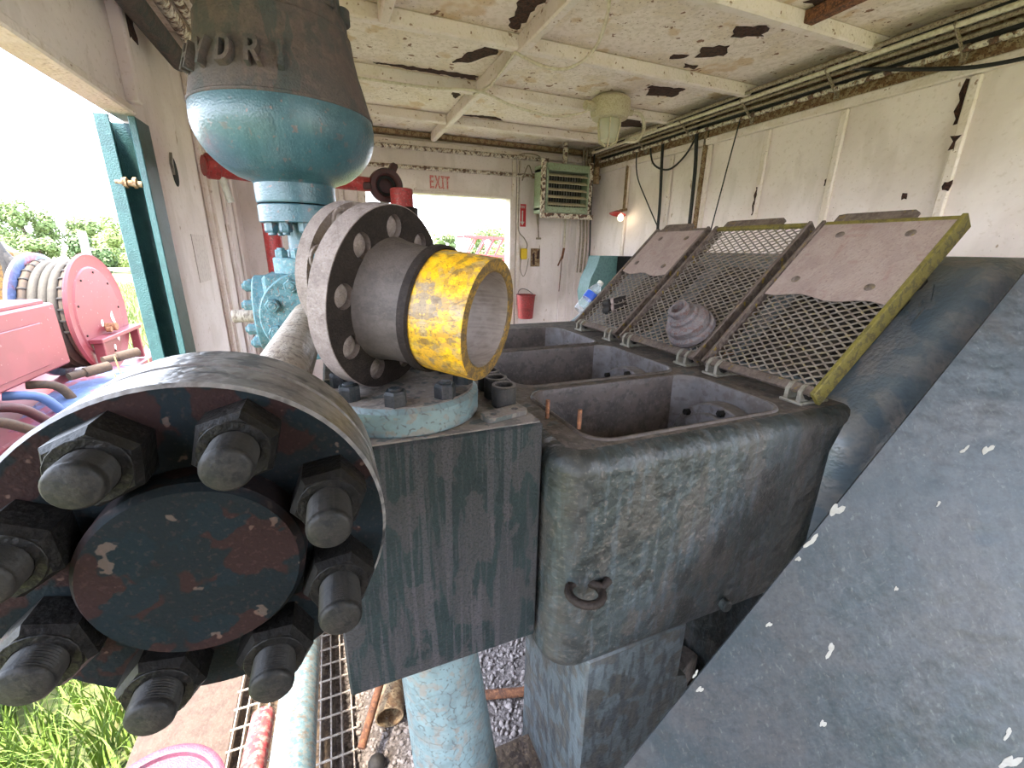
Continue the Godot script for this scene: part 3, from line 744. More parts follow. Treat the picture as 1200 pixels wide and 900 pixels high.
	g = G.new(fr); g.box(V(0.84, 0.66, -1.25), V(0.6, 0.12, 1.0), 0.01); part(g, "under_rib", "frame_paint", fr)
	g = G.new(fr)
	g.x = Transform3D(Basis(), V(0.715, 0.25, -0.62))
	g.prism(PackedVector2Array([Vector2(0, -.25), Vector2(0.2, -.25), Vector2(0.05, .28), Vector2(0, .3)]), -0.01, 0.01)
	part(g, "gusset", "leg_paint", fr)
	# skid beam
	var sk := thing("skid_beam", "dirty steel skid beam under the pump", "beam", V(0.8, 0, -0.9))
	g = G.new(sk); g.box(V(1.1, 0.14, -0.78), V(1.7, 0.02, 0.16), 0.003); part(g, "top_flange", "dirt", sk)
	g = G.new(sk); g.box(V(1.1, 0.07, -0.78), V(1.7, 0.13, 0.02), 0.003); part(g, "web", "dirt", sk)
	g = G.new(sk); g.box(V(1.1, 0.005, -0.78), V(1.7, 0.02, 0.16), 0.003); part(g, "bottom_flange", "dirt", sk)

# ---------- discharge line, dampener, loose flanges ----------
func discharge():
	# blind flange nearest the camera
	var cx := -0.12; var cy := 1.355
	var t := thing("blind_flange", "huge dark blind flange with eight big nuts nearest the camera", "flange", V(cx, cy - 0.146, -0.43))
	var face := Transform3D(Basis(Vector3(1, 0, 0), Vector3(0, 0, 1), Vector3(0, -1, 0)), V(cx, cy, -0.375))
	# local y of the lathe points to +z
	var g := G.new(t); g.x = face
	g.lathe([Vector2(0.146, -0.054), Vector2(0.146, -0.003), Vector2(0.143, 0.0)], 72, false, V(0, -.03, 0))
	part(g, "rim", "flange_rim", t)
	g = G.new(t); g.x = face
	g.lathe([Vector2(0.143, 0.0), Vector2(0.076, 0.0)], 72, false, V(0, -1, 0))
	part(g, "face_plate", "flange_face", t)
	g = G.new(t); g.x = face
	g.lathe([Vector2(0.0775, 0.0), Vector2(0.0765, 0.025), Vector2(0.072, 0.031), Vector2(0, 0.031)], 64, false, V(0, -1, 0))
	part(g, "raised_disc", "flange_face", t)
	g = G.new(t); g.x = face
	g.lathe([Vector2(0, -0.054), Vector2(0.146, -0.054)], 64, false, V(0, 1, 0))
	g.lathe([Vector2(0.138, -0.0605), Vector2(0.138, -0.053)], 64)
	part(g, "gasket_groove", "black_hole", t)
	g = G.new(t); g.x = face
	g.lathe([Vector2(0.0, -0.06), Vector2(0.143, -0.06), Vector2(0.146, -0.063), Vector2(0.146, -0.112), Vector2(0.142, -0.117), Vector2(0.09, -0.118), Vector2(0.07, -0.14), Vector2(0.052, -0.18), Vector2(0, -0.18)], 72, false, V(0, -.09, 0))
	part(g, "mating_flange", "flange_rim", t)
	for k in 8:
		var a := TAU * (k + 0.5) / 8
		var p := V(cx + 0.108 * cos(a), cy + 0.108 * sin(a), -0.375)
		g = G.new(t); g.hex(p, V(0, 0, 1), 0.0305, 0.034, 0.4 + k * 0.9)
		g.ring(p + V(0, 0, 0.034), p + V(0, 0, 0.0355), 0.024, 0.017, 20, 0.0005)
		var nut := part(g, "nut", "nut_paint", t)
		g = G.new(nut)
		var L: float = [0.072, 0.066, 0.058, 0.056, 0.056, 0.058, 0.064, 0.074][k]
		g.x = G.along(p, V(0, 0, 1))
		var pr := [Vector2(0, 0.02)]
		var h := 0.033
		pr.append(Vector2(0.0158, h))
		while h < L - 0.006:
			pr.append(Vector2(0.0168, h + 0.0012)); pr.append(Vector2(0.0158, h + 0.0024)); h += 0.0024
		pr.append(Vector2(0.0162, L - 0.003)); pr.append(Vector2(0.0135, L)); pr.append(Vector2(0, L))
		g.lathe(pr, 28, false, V(0, L / 2, 0), 0.3)
		part(g, "stud", "stud_steel", nut)
		# stud end at the back
		g = G.new(nut); g.hex(p - V(0, 0, 0.117), V(0, 0, -1), 0.0305, 0.03, 0.3); part(g, "rear_nut", "nut_paint", nut)
	# cream discharge pipe
	var dp := solo("discharge_pipe", V(-0.12, 1.305, -1.0), "scuffed cream pipe running from the blind flange to the teal cross", "pipe")
	g = G.new(dp); g.cyl(V(-0.12, 1.355, -0.5555), V(-0.08, 1.378, -1.52), 0.051, 40); fill(dp, g, "cream_pipe")
	# cross under the dampener
	var c := V(-0.078, 1.38, -1.65)
	t = thing("manifold_cross", "teal bolted steel cross under the pulsation dampener", "pipe fitting", c - V(0, 0.13, 0))
	g = G.new(t); g.box(c + V(0, 0, -0.02), V(0.25, 0.26, 0.22), 0.01); part(g, "body", "teal_chipped", t)
	g = G.new(t); g.cyl(V(c.x, c.y, c.z + 0.085), V(c.x, c.y, c.z + 0.125), 0.142, 44, -1, 0.004); part(g, "flange", "teal_chipped", t)
	for k in 8:
		var a := TAU * (k + 0.5) / 8
		bolt("bolt", "teal_chipped", t, V(c.x + 0.108 * cos(a), c.y + 0.108 * sin(a), c.z + 0.125), V(0, 0, 1), 0.022, 0.02, a, 0.004)
	g = G.new(t); g.cyl(V(c.x - 0.12, c.y, c.z - 0.02), V(c.x - 0.16, c.y, c.z - 0.02), 0.125, 40, -1, 0.004); part(g, "flange", "teal_chipped", t)
	for k in 8:
		var a := TAU * (k + 0.5) / 8
		bolt("bolt", "teal_chipped", t, V(c.x - 0.16, c.y + 0.1 * sin(a), c.z - 0.02 + 0.1 * cos(a)), V(-1, 0, 0), 0.018, 0.025, a, 0.006)
	g = G.new(t); g.cyl(V(c.x - 0.16, c.y - 0.005, c.z), V(c.x - 0.235, c.y - 0.005, c.z), 0.021, 18, -1, 0.003); part(g, "stub", "cream_pipe", t, "cream stub pipe end")
	g = G.new(t); g.cyl(V(c.x, 1.51, c.z), V(c.x, 1.562, c.z), 0.094, 40, -1, 0.004); part(g, "top_flange", "teal_chipped", t)
	for k in 8:
		var a := TAU * (k + 0.3) / 8
		bolt("bolt", "teal_chipped", t, V(c.x + 0.072 * cos(a), 1.562, c.z + 0.072 * sin(a)), Vector3.UP, 0.018, 0.024, a, 0.006)
	g = G.new(t); g.cyl(V(c.x, 1.56, c.z), V(c.x, 1.665, c.z), 0.042, 32); part(g, "neck", "teal_paint", t)
	# pulsation dampener
	t = thing("pulsation_dampener", "large teal pear-shaped pulsation dampener with raised cast letters", "pressure vessel", V(c.x, 1.66, c.z))
	for k in 10:
		var a := TAU * (k + 0.2) / 10
		bolt("bolt", "teal_paint", t, V(c.x + 0.088 * cos(a), 1.668, c.z + 0.088 * sin(a)), Vector3.DOWN, 0.019, 0.03, a, 0.008)
	g = G.new(t); g.x = Transform3D(Basis(), V(c.x, 0, c.z))
	g.lathe([Vector2(0, 1.667), Vector2(0.113, 1.667), Vector2(0.116, 1.67), Vector2(0.116, 1.717), Vector2(0.113, 1.72), Vector2(0, 1.72)], 56, false, V(0, 1.69, 0))
	part(g, "bottom_flange", "teal_paint", t)
	g = G.new(t); g.x = Transform3D(Basis(), V(c.x, 0, c.z))
	var pr := [Vector2(0, 1.724), Vector2(0.114, 1.724), Vector2(0.117, 1.73), Vector2(0.117, 1.779), Vector2(0.123, 1.787)]
	for i in range(1, 13):
		var a := deg_to_rad(-56.0 + 56.0 * i / 12)
		pr.append(Vector2(0.252 * cos(a), 1.938 + 0.178 * sin(a)))
	pr.append(Vector2(0.2515, 1.955))
	pr.append(Vector2(0.249, 1.972))
	g.lathe(pr, 72, false, V(0, 1.9, 0), 0.8)
	part(g, "lower_shell", "teal_paint", t, "clean teal lower shell")
	g = G.new(t); g.x = Transform3D(Basis(), V(c.x, 0, c.z))
	g.lathe([Vector2(0.249, 1.972), Vector2(0.2515, 1.974), Vector2(0.2515, 1.979), Vector2(0.248, 1.982), Vector2(0.241, 2.01), Vector2(0.231, 2.05), Vector2(0.219, 2.09), Vector2(0.209, 2.14), Vector2(0.204, 2.185), Vector2(0.199, 2.19), Vector2(0.197, 2.195), Vector2(0.195, 2.228), Vector2(0.188, 2.234), Vector2(0.183, 2.238), Vector2(0.178, 2.33), Vector2(0.165, 2.345), Vector2(0, 2.345)], 72, false, V(0, 2.1, 0), 0.93)
	part(g, "upper_shell", "dusty_teal", t, "dusty grey-brown upper shell")
	for k in 10:
		var a := TAU * (k + 0.15) / 10
		g = G.new(t); g.cyl(V(c.x + 0.183 * cos(a), 2.228, c.z + 0.183 * sin(a)), V(c.x + 0.183 * cos(a), 2.272, c.z + 0.183 * sin(a)), 0.024, 14, -1, 0.004)
		part(g, "cap_nut", "dusty_teal", t)
	var fnt := SystemFont.new(); fnt.font_names = PackedStringArray(["Droid Sans"]); fnt.font_weight = 700
	var word := "HYDRI"
	for i in word.length():
		var a := deg_to_rad([62.0, 45.0, 28.0, 12.0, -3.0][i])
		var tm := TextMesh.new(); tm.text = word[i]; tm.font = fnt; tm.font_size = 48; tm.pixel_size = 0.0019; tm.depth = 0.03; tm.curve_step = 1.0
		tm.material = M["dusty_teal"]
		var l := MeshInstance3D.new(); l.name = "letter"; l.mesh = tm
		if word[i] == "I":
			var bar := BoxMesh.new(); bar.size = V(0.018, 0.066, 0.03); bar.material = M["dusty_teal"]; l.mesh = bar
		t.add_child(l, true)
		var o := V(-sin(a), 0, cos(a))
		l.global_transform = Transform3D(Basis(Vector3.UP.cross(o), V(0, 1, 0), o), V(c.x, 2.058, c.z) + o * 0.233).rotated_local(Vector3(1, 0, 0), deg_to_rad(-18.0)) * Transform3D(Basis.from_scale(Vector3(0.78, 1, 1)))
	# loose weld-neck flange with yellow stub
	var ph := 0.7617; var ta := -0.1192
	var n := V(cos(ph) * cos(ta), sin(ta), sin(ph) * cos(ta))
	var A := V(0.098, 1.509, -0.797)
	var xa := V(-sin(ph), 0, cos(ph)); var ya := n.cross(xa)
	if ya.y < 0: xa = -xa; ya = n.cross(xa)
	t = thing("weld_neck_flange", "loose weld neck flange with worn yellow pipe stub standing on the pump", "flange", V(0.1, 1.353, -0.8))
	g = G.new(t); g.x = Transform3D(Basis(xa, ya, n), A)
	var hs := []
	for k in 9: hs.append(circ(0.124 * cos(TAU * k / 9 + 1.6), 0.124 * sin(TAU * k / 9 + 1.6), 0.0205, 20))
	hs.append(circ(0, 0, 0.075, 40))
	g.prism(circ(0, 0, 0.16, 80), -0.036, -0.0008, hs, 0.7)
	part(g, "flange_ring", "pale_rust", t, "pale pinkish grey flange rim")
	g = G.new(t); g.x = Transform3D(Basis(xa, ya, n), A)
	g.prism(circ(0, 0, 0.1585, 80), -0.0008, 0.0, hs, 0.7)
	part(g, "flange_front", "dark_steel", t, "dark brown flange front")
	for k in 9:
		var hp := A + (xa * cos(TAU * k / 9 + 1.6) + ya * sin(TAU * k / 9 + 1.6)) * 0.124
		g = G.new(t); g.x = G.along(hp - n * 0.03, n); g.lathe([Vector2(0.0203, 0), Vector2(0.0203, 0.017), Vector2(0.016, 0.022), Vector2(0, 0.0245)], 18, false, Vector3.ZERO, 0.6); part(g, "bolt_end", "pale_rust", t)
	var ax := G.along(A, n)
	g = G.new(t); g.x = ax
	g.lathe([Vector2(0.1085, -0.001), Vector2(0.106, 0.006), Vector2(0.1025, 0.03), Vector2(0.1, 0.086)], 64, false, V(0, .03, 0), 0.7)
	part(g, "hub", "hub_steel", t)
	g = G.new(t); g.x = ax
	g.lathe([Vector2(0.1, 0.082), Vector2(0.1075, 0.083), Vector2(0.108, 0.086), Vector2(0.108, 0.097), Vector2(0.103, 0.1)], 64, false, V(0, .03, 0), 0.8)
	part(g, "weld_ring", "dark_steel", t)
	g = G.new(t); g.x = ax
	g.lathe([Vector2(0.1, 0.095), Vector2(0.1015, 0.1), Vector2(0.1015, 0.187), Vector2(0.1, 0.19)], 64, false, V(0, .1, 0), 0.8)
	part(g, "yellow_stub", "yellow_paint", t, "worn yellow pipe stub")
	g = G.new(t); g.x = ax
	g.lathe([Vector2(0.1, 0.19), Vector2(0.082, 0.19), Vector2(0.079, 0.187)], 64, false, V(0, .1, 0), 0.8)
	part(g, "cut_end", "cut_edge", t, "dark rusty cut end")
	g = G.new(t); g.x = ax
	g.lathe([Vector2(0.079, 0.188), Vector2(0.0775, 0.1), Vector2(0.075, -0.036)], 64, true)
	part(g, "bore", "bore_grey", t)
	# second loose ring leaning behind it
	t = thing("loose_ring_flange", "pale loose flange ring standing behind the yellow stub flange", "flange", V(0.085, 1.353, -1.1))
	var A2 := V(0.06, 1.54, -1.06)
	g = G.new(t); g.x = Transform3D(Basis(xa, ya, n), A2)
	hs = []
	for k in 8: hs.append(circ(0.125 * cos(TAU * (k + 0.62) / 8), 0.125 * sin(TAU * (k + 0.62) / 8), 0.0195, 20))
	hs.append(circ(0, 0, 0.07, 40))
	g.prism(circ(0, 0, 0.152, 80), -0.03, 0.0, hs, 0.7)
	part(g, "flange_ring", "pale_rust", t)
	for k in 8:
		var q := A2 + (xa * cos(TAU * (k + 0.62) / 8) + ya * sin(TAU * (k + 0.62) / 8)) * 0.125
		g = G.new(t); g.ring(q - n * 0.002, q + n * 0.006, 0.027, 0.0195, 20, 0.001); part(g, "bolt_boss", "pale_rust", t)
	# sleeves and link plate
	for i in 3:
		var p: Vector3 = [V(0.290, 1.305, -0.742), V(0.293, 1.305, -0.797), V(0.297, 1.305, -0.852)][i]
		var s := thing("rubber_sleeve", ["black rubber sleeve nearest the link plate beside the yellow stub", "middle of three black rubber sleeves", "farthest of three black rubber sleeves"][i], "sleeve", p, "black sleeves on the pump block")
		g = G.new(s); g.ring(p, p + V(0, 0.042, 0), 0.024, 0.017, 28, 0.002); part(g, "tube", "black_rubber", s)
		g = G.new(s); g.ring(p + V(0, 0.042, 0), p + V(0, 0.044, 0), 0.0235, 0.0175, 28, 0.0005); part(g, "worn_lip", "hub_steel", s)
	var lk := thing("link_plate", "small dusty two-hole link plate on the block corner", "plate", V(0.27, 1.305, -0.685))
	g = G.new(lk); g.x = Transform3D(Basis(Vector3(0.97, 0, -0.25), Vector3(0.25, 0, 0.97), Vector3(0, -1, 0)), V(0.27, 1.315, -0.688))
	g.prism(rrect(-0.045, -0.019, 0.045, 0.019, 0.012, 4), 0.0, 0.009, [circ(-0.024, 0, 0.007, 14), circ(0.024, 0, 0.007, 14)])
	part(g, "plate", "block_top", lk)

# ---------- hinged screens over the wells ----------
func expanded(g: G, u1: float, w1: float, dw: float, dh: float, w0 := 0.0):
	var k := 0
	var w := w0 + dh / 2
	while w < w1:
		var sg := 1.0 if k % 2 == 0 else -1.0
		var i := 0
		while (i + 1) * dw / 2 <= u1 + 1e-4:
			var a := V(i * dw / 2, w + sg * dh * 0.46 * (1 if i % 2 == 0 else -1), 0.0012 * sg)
			var b := V((i + 1) * dw / 2, w - sg * dh * 0.46 * (1 if i % 2 == 0 else -1), -0.0012 * sg)
			g.bar(a, b, 0.0042, 0.0026, V(0, 0, 1))
			i += 1
		w += dh; k += 1

func covers():
	var B := V(1.04, 1.268, 0)
	var sl := V(0.419, 0.419, 0).normalized()
	var up := V(-sl.y, sl.x, 0)
	var L := 0.592
	var spec := [
		[-0.615, -0.965, "mesh cover with riveted plate and olive edge, nearest of the three", 0.30, true],
		[-0.995, -1.385, "middle hinged mesh cover of bare expanded metal with yellow-edged top tab", 0.0, false],
		[-1.415, -1.735, "farthest hinged mesh cover with a pinkish plate on top", 0.27, true]]
	for i in 3:
		var z0: float = spec[i][0]; var z1: float = spec[i][1]
		var wd := z0 - z1
		var t := thing("well_cover", "raised " + spec[i][2], "cover", V(1.04, 1.268, (z0 + z1) / 2), "raised covers over the pump wells")
		var X := Transform3D(Basis(V(0, 0, -1), sl, V(0, 0, -1).cross(sl)), V(1.04, 1.268, z0))
		if X.basis.z.dot(up) < 0: X = Transform3D(Basis(V(0, 0, -1), sl, up), X.origin)
		# local: x across (away from camera), y up the slope, z outwards
		var g := G.new(t); g.x = X; g.box(V(0.006, L / 2, 0.0), V(0.012, L, 0.045), 0.002)
		part(g, "side_rail", "olive_edge" if i == 0 else "cover_steel", t)
		g = G.new(t); g.x = X; g.box(V(wd - 0.006, L / 2, 0.0), V(0.012, L, 0.045), 0.002); part(g, "side_rail", "cover_steel", t)
		g = G.new(t); g.x = X; g.box(V(wd / 2, 0.012, 0.012), V(wd - 0.024, 0.026, 0.012), 0.002); part(g, "bottom_rail", "cover_steel", t)
		g = G.new(t); g.x = X; g.box(V(wd / 2, L - 0.008, 0.01), V(wd - 0.024, 0.016, 0.012), 0.002); part(g, "top_rail", "olive_edge" if i < 2 else "cover_steel", t)
		g = G.new(t); g.x = X
		g.prism(PackedVector2Array([Vector2(0.11, L), Vector2(wd - 0.03, L), Vector2(wd - 0.03, L + 0.03), Vector2(wd - 0.05, L + 0.034), Vector2(0.125, L + 0.034), Vector2(0.11, L + 0.022)]), 0.006, 0.012)
		part(g, "pull_tab", "cover_steel", t)
		g = G.new(t); g.x = X * Transform3D(Basis(), V(0.012, 0.02, 0.004))
		expanded(g, wd - 0.022, L - 0.03, 0.032, 0.0115)
		var em := part(g, "expanded_metal", "mesh_steel", t, "diamond expanded metal mesh"); em.set_meta("kind", "stuff")
		if spec[i][4]:
			g = G.new(t); g.x = X
			var lo: float = L - spec[i][3]
			var n := 9
			var top := []; var bot := []
			for k in n + 1:
				var u: float = 0.014 + (wd - 0.028) * k / n
				top.append(Vector2(u, L - 0.016)); bot.append(Vector2(u, lo + 0.008 * sin(k * 1.3 + i)))
			bot.reverse()
			g.prism(PackedVector2Array(top + bot), 0.0135, 0.0165)
			var pp := part(g, "patch_plate", "patch_plate", t, "dusty pinkish sheet plate")
			for q in [[0.25, 0.06], [0.75, 0.06], [0.22, spec[i][3] - 0.05], [0.8, spec[i][3] - 0.06]]:
				g = G.new(pp); g.x = X * G.along(V(wd * q[0], L - q[1], 0.0163), V(0, 0, 1))
				g.lathe([Vector2(0.012, 0), Vector2(0.011, 0.002), Vector2(0.005, 0.004), Vector2(0, 0.0045)], 14, false, V(0, -1, 0), 0.5)
				part(g, "rivet", "cover_steel", pp)
		# hinge lugs, pin and the two bolts
		for h in [[0.05], [wd - 0.045]]:
			var zc: float = z0 - h[0]
			g = G.new(t)
			g.box(V(1.07, 1.252, zc), V(0.1, 0.008, 0.06), 0.002)
			for dz in [-0.016, 0.016]:
				g.x = Transform3D(Basis(V(1, 0, 0), V(0, 1, 0), V(0, 0, 1)), V(1.05, 1.275, zc + dz))
				g.prism(PackedVector2Array([Vector2(-0.026, -0.02), Vector2(0.026, -0.02), Vector2(0.022, 0.008), Vector2(0.012, 0.02), Vector2(-0.002, 0.023), Vector2(-0.016, 0.019), Vector2(-0.026, 0.006)]), -0.005, 0.005)
			g.x = Transform3D()
			var hg := part(g, "hinge", "grey_metal", t)
			g = G.new(hg); g.cyl(V(1.047, 1.277, zc - 0.036), V(1.047, 1.277, zc + 0.048), 0.007, 12, -1, 0.001); part(g, "hinge_pin", "aluminium", hg)
			bolt("hinge_nut", "stud_steel", hg, V(1.047, 1.277, zc + 0.021), V(0, 0, 1), 0.0165, 0.012)
	# rusty valve cap resting on the middle cover
	var q := V(1.04, 1.268, -1.085) + sl * 0.1 + up * 0.016
	var cap := thing("stepped_casting", "dusty rusted stepped casting resting on the middle mesh cover", "casting", q)
	var g := G.new(cap)
	g.x = Transform3D(Basis(V(0, 0, -1), up, V(0, 0, -1).cross(up)), q)
	g.lathe([Vector2(0, 0), Vector2(0.074, 0), Vector2(0.077, 0.004), Vector2(0.077, 0.02), Vector2(0.072, 0.026), Vector2(0.066, 0.027), Vector2(0.065, 0.034), Vector2(0.069, 0.038), Vector2(0.069, 0.052), Vector2(0.064, 0.06), Vector2(0.053, 0.066), Vector2(0.05, 0.069), Vector2(0.05, 0.078), Vector2(0.044, 0.085), Vector2(0.031, 0.087)], 44, false, V(0, .03, 0), 0.9)
	part(g, "body", "cap_grey", cap)
	g = G.new(cap); g.x = Transform3D(Basis(V(0, 0, -1), up, V(0, 0, -1).cross(up)), q)
	g.lathe([Vector2(0.031, 0.085), Vector2(0.031, 0.096), Vector2(0.034, 0.099), Vector2(0.034, 0.108), Vector2(0.03, 0.112), Vector2(0.022, 0.112), Vector2(0.02, 0.106), Vector2(0.018, 0.07), Vector2(0, 0.07)], 32, false, V(0, -1, 0), 0.8)
	part(g, "socket", "cap_grey", cap)
	# scrap lying on the far cover's foot
	var b0 := V(1.02, 1.285, -1.73)
	for i in 2:
		var s: Vector3 = V(1.1, 1.345, -1.615) + V(0.02, 0.024, -0.035) * i
		var e: Vector3 = s + V(0.062, 0.035, 0.085)
		var rp := thing("rubber_plug", ["lower rubber-ringed steel plug on the far cover", "upper rubber-ringed steel plug on the far cover"][i], "plug", s, "steel plugs on the far cover")
		g = G.new(rp); g.cyl(s, e, 0.014, 18, -1, 0.002); part(g, "shank", "dark_steel", rp)
		g = G.new(rp); g.ring(s.lerp(e, 0.05), s.lerp(e, 0.3), 0.018, 0.01, 20, 0.002); part(g, "rubber_ring", "black_rubber", rp)
		g = G.new(rp); g.ring(s.lerp(e, 0.38), s.lerp(e, 0.5), 0.018, 0.01, 20, 0.002); part(g, "collar", "patch_plate", rp)
	# water bottle lying on the far cover edge
	var bs := V(1.07, 1.325, -1.77); var be := bs + V(0.105, 0.125, 0.0)
	var bt := thing("water_bottle", "empty clear plastic water bottle with a blue label", "bottle", bs)
	var d := be - bs; var bl := d.length()
	g = G.new(bt); g.x = G.along(bs, d)
	g.lathe([Vector2(0, 0), Vector2(0.026, 0), Vector2(0.03, 0.006), Vector2(0.03, bl * 0.3), Vector2(0.028, bl * 0.34), Vector2(0.03, bl * 0.38), Vector2(0.03, bl * 0.68), Vector2(0.024, bl * 0.84), Vector2(0.012, bl * 0.95), Vector2(0.012, bl)], 28, false, V(0, bl / 2, 0), 0.7)
	part(g, "shell", "clear_plastic", bt)
	g = G.new(bt); g.x = G.along(bs, d); g.lathe([Vector2(0.0305, bl * 0.42), Vector2(0.0305, bl * 0.64)], 28); part(g, "paper_label", "label_blue", bt)
	g = G.new(bt); g.x = G.along(bs, d); g.lathe([Vector2(0.014, bl * 0.97), Vector2(0.014, bl + 0.01), Vector2(0, bl + 0.01)], 20); part(g, "cap", "white_paint", bt)
	# twigs of wood by the near cover
	for i in 3:
		var w := solo("wood_chip", V(1.085, 1.272, -0.975), ["short wooden chip lying flat by the cover hinge", "curled wooden chip by the cover hinge", "thin wooden sliver by the cover hinge"][i], "wood chip", "wood chips by the hinge")
		var p := V(1.075 + 0.012 * i, 1.285 + 0.008 * i, -0.965 - 0.01 * i)
		g = G.new(w); g.tube(spline([p + V(-0.02, 0.006, 0.02), p, p + V(0.02, -0.005, -0.005 + 0.012 * i), p + V(0.04, 0, -0.02 + 0.03 * i)], 3), 0.0055, 7); fill(w, g, "wood")

# ---------- sheet guard in the right foreground ----------
func guard():
	# a sheet sloping down towards the walkway; u runs up its free edge, w down the slope
	var u := V(0.6870, 0.7266, 0.0000); var w := V(0.5577, -0.5273, 0.6410); var n := V(-0.4658, 0.4404, 0.7675)
	var A := V(1.304, 1.57, -0.44)
	var t := thing("belt_guard", "big sloping scuffed blue-green sheet metal belt guard in the right foreground", "guard", V(1.0, 0.0, -0.2))
	var X := Transform3D(Basis(u, w, n), A)
	var g := G.new(t); g.x = X
	g.prism(PackedVector2Array([Vector2(-1.62, 0), Vector2(0.62, 0), Vector2(0.62, 0.75), Vector2(-1.62, 0.72)]), -0.005, 0.0)
	part(g, "sheet", "guard_paint", t)
	for q in [Vector2(-1.2, 0.3), Vector2(-0.3, 0.45), Vector2(0.45, 0.4)]:
		var p := X * V(q.x, q.y, -0.006)
		g = G.new(t); g.box(V(p.x, (p.y - 0.02) / 2, p.z), V(0.05, p.y - 0.03, 0.05), 0.004); part(g, "leg", "frame_paint", t)
	# flakes of bare primer on the sheet
	var rng := RandomNumberGenerator.new(); rng.seed = 12
	for q in [[-0.6204, 0.0056, 0.013], [-0.6991, 0.0057, 0.01], [-0.8795, 0.0389, 0.005], [-0.8408, 0.1449, 0.009], [-0.9547, 0.2079, 0.006], [-1.0625, 0.0166, 0.006], [-0.3726, 0.1112, 0.006], [-0.3468, 0.1411, 0.009], [-0.7889, 0.4582, 0.013], [-0.7522, 0.4324, 0.007], [-1.0461, -0.0057, 0.005], [-0.7438, 0.0068, 0.005], [-0.6707, 0.1661, 0.004], [-0.4887, 0.1337, 0.004]]:
		var po := PackedVector2Array()
		var f1 := rng.randf() * TAU; var sk := rng.randf_range(-0.8, 0.8)
		for k in 16:
			var a := TAU * k / 16
			var rr: float = q[2] * (0.85 + 0.35 * sin(a * 2.0 + f1) + 0.22 * sin(a * 3.0 + f1 * 2.0) + rng.randf_range(-0.1, 0.1))
			po.append(Vector2(q[0] + rr * cos(a) * 1.5 + sk * rr * sin(a), q[1] + rr * sin(a) * 0.7))
		if Geometry2D.triangulate_polygon(po).is_empty(): continue
		g = G.new(t); g.x = X; g.prism(po, -0.0002, 0.0006, [], 2.0); part(g, "bare_patch", "bare_primer", t)

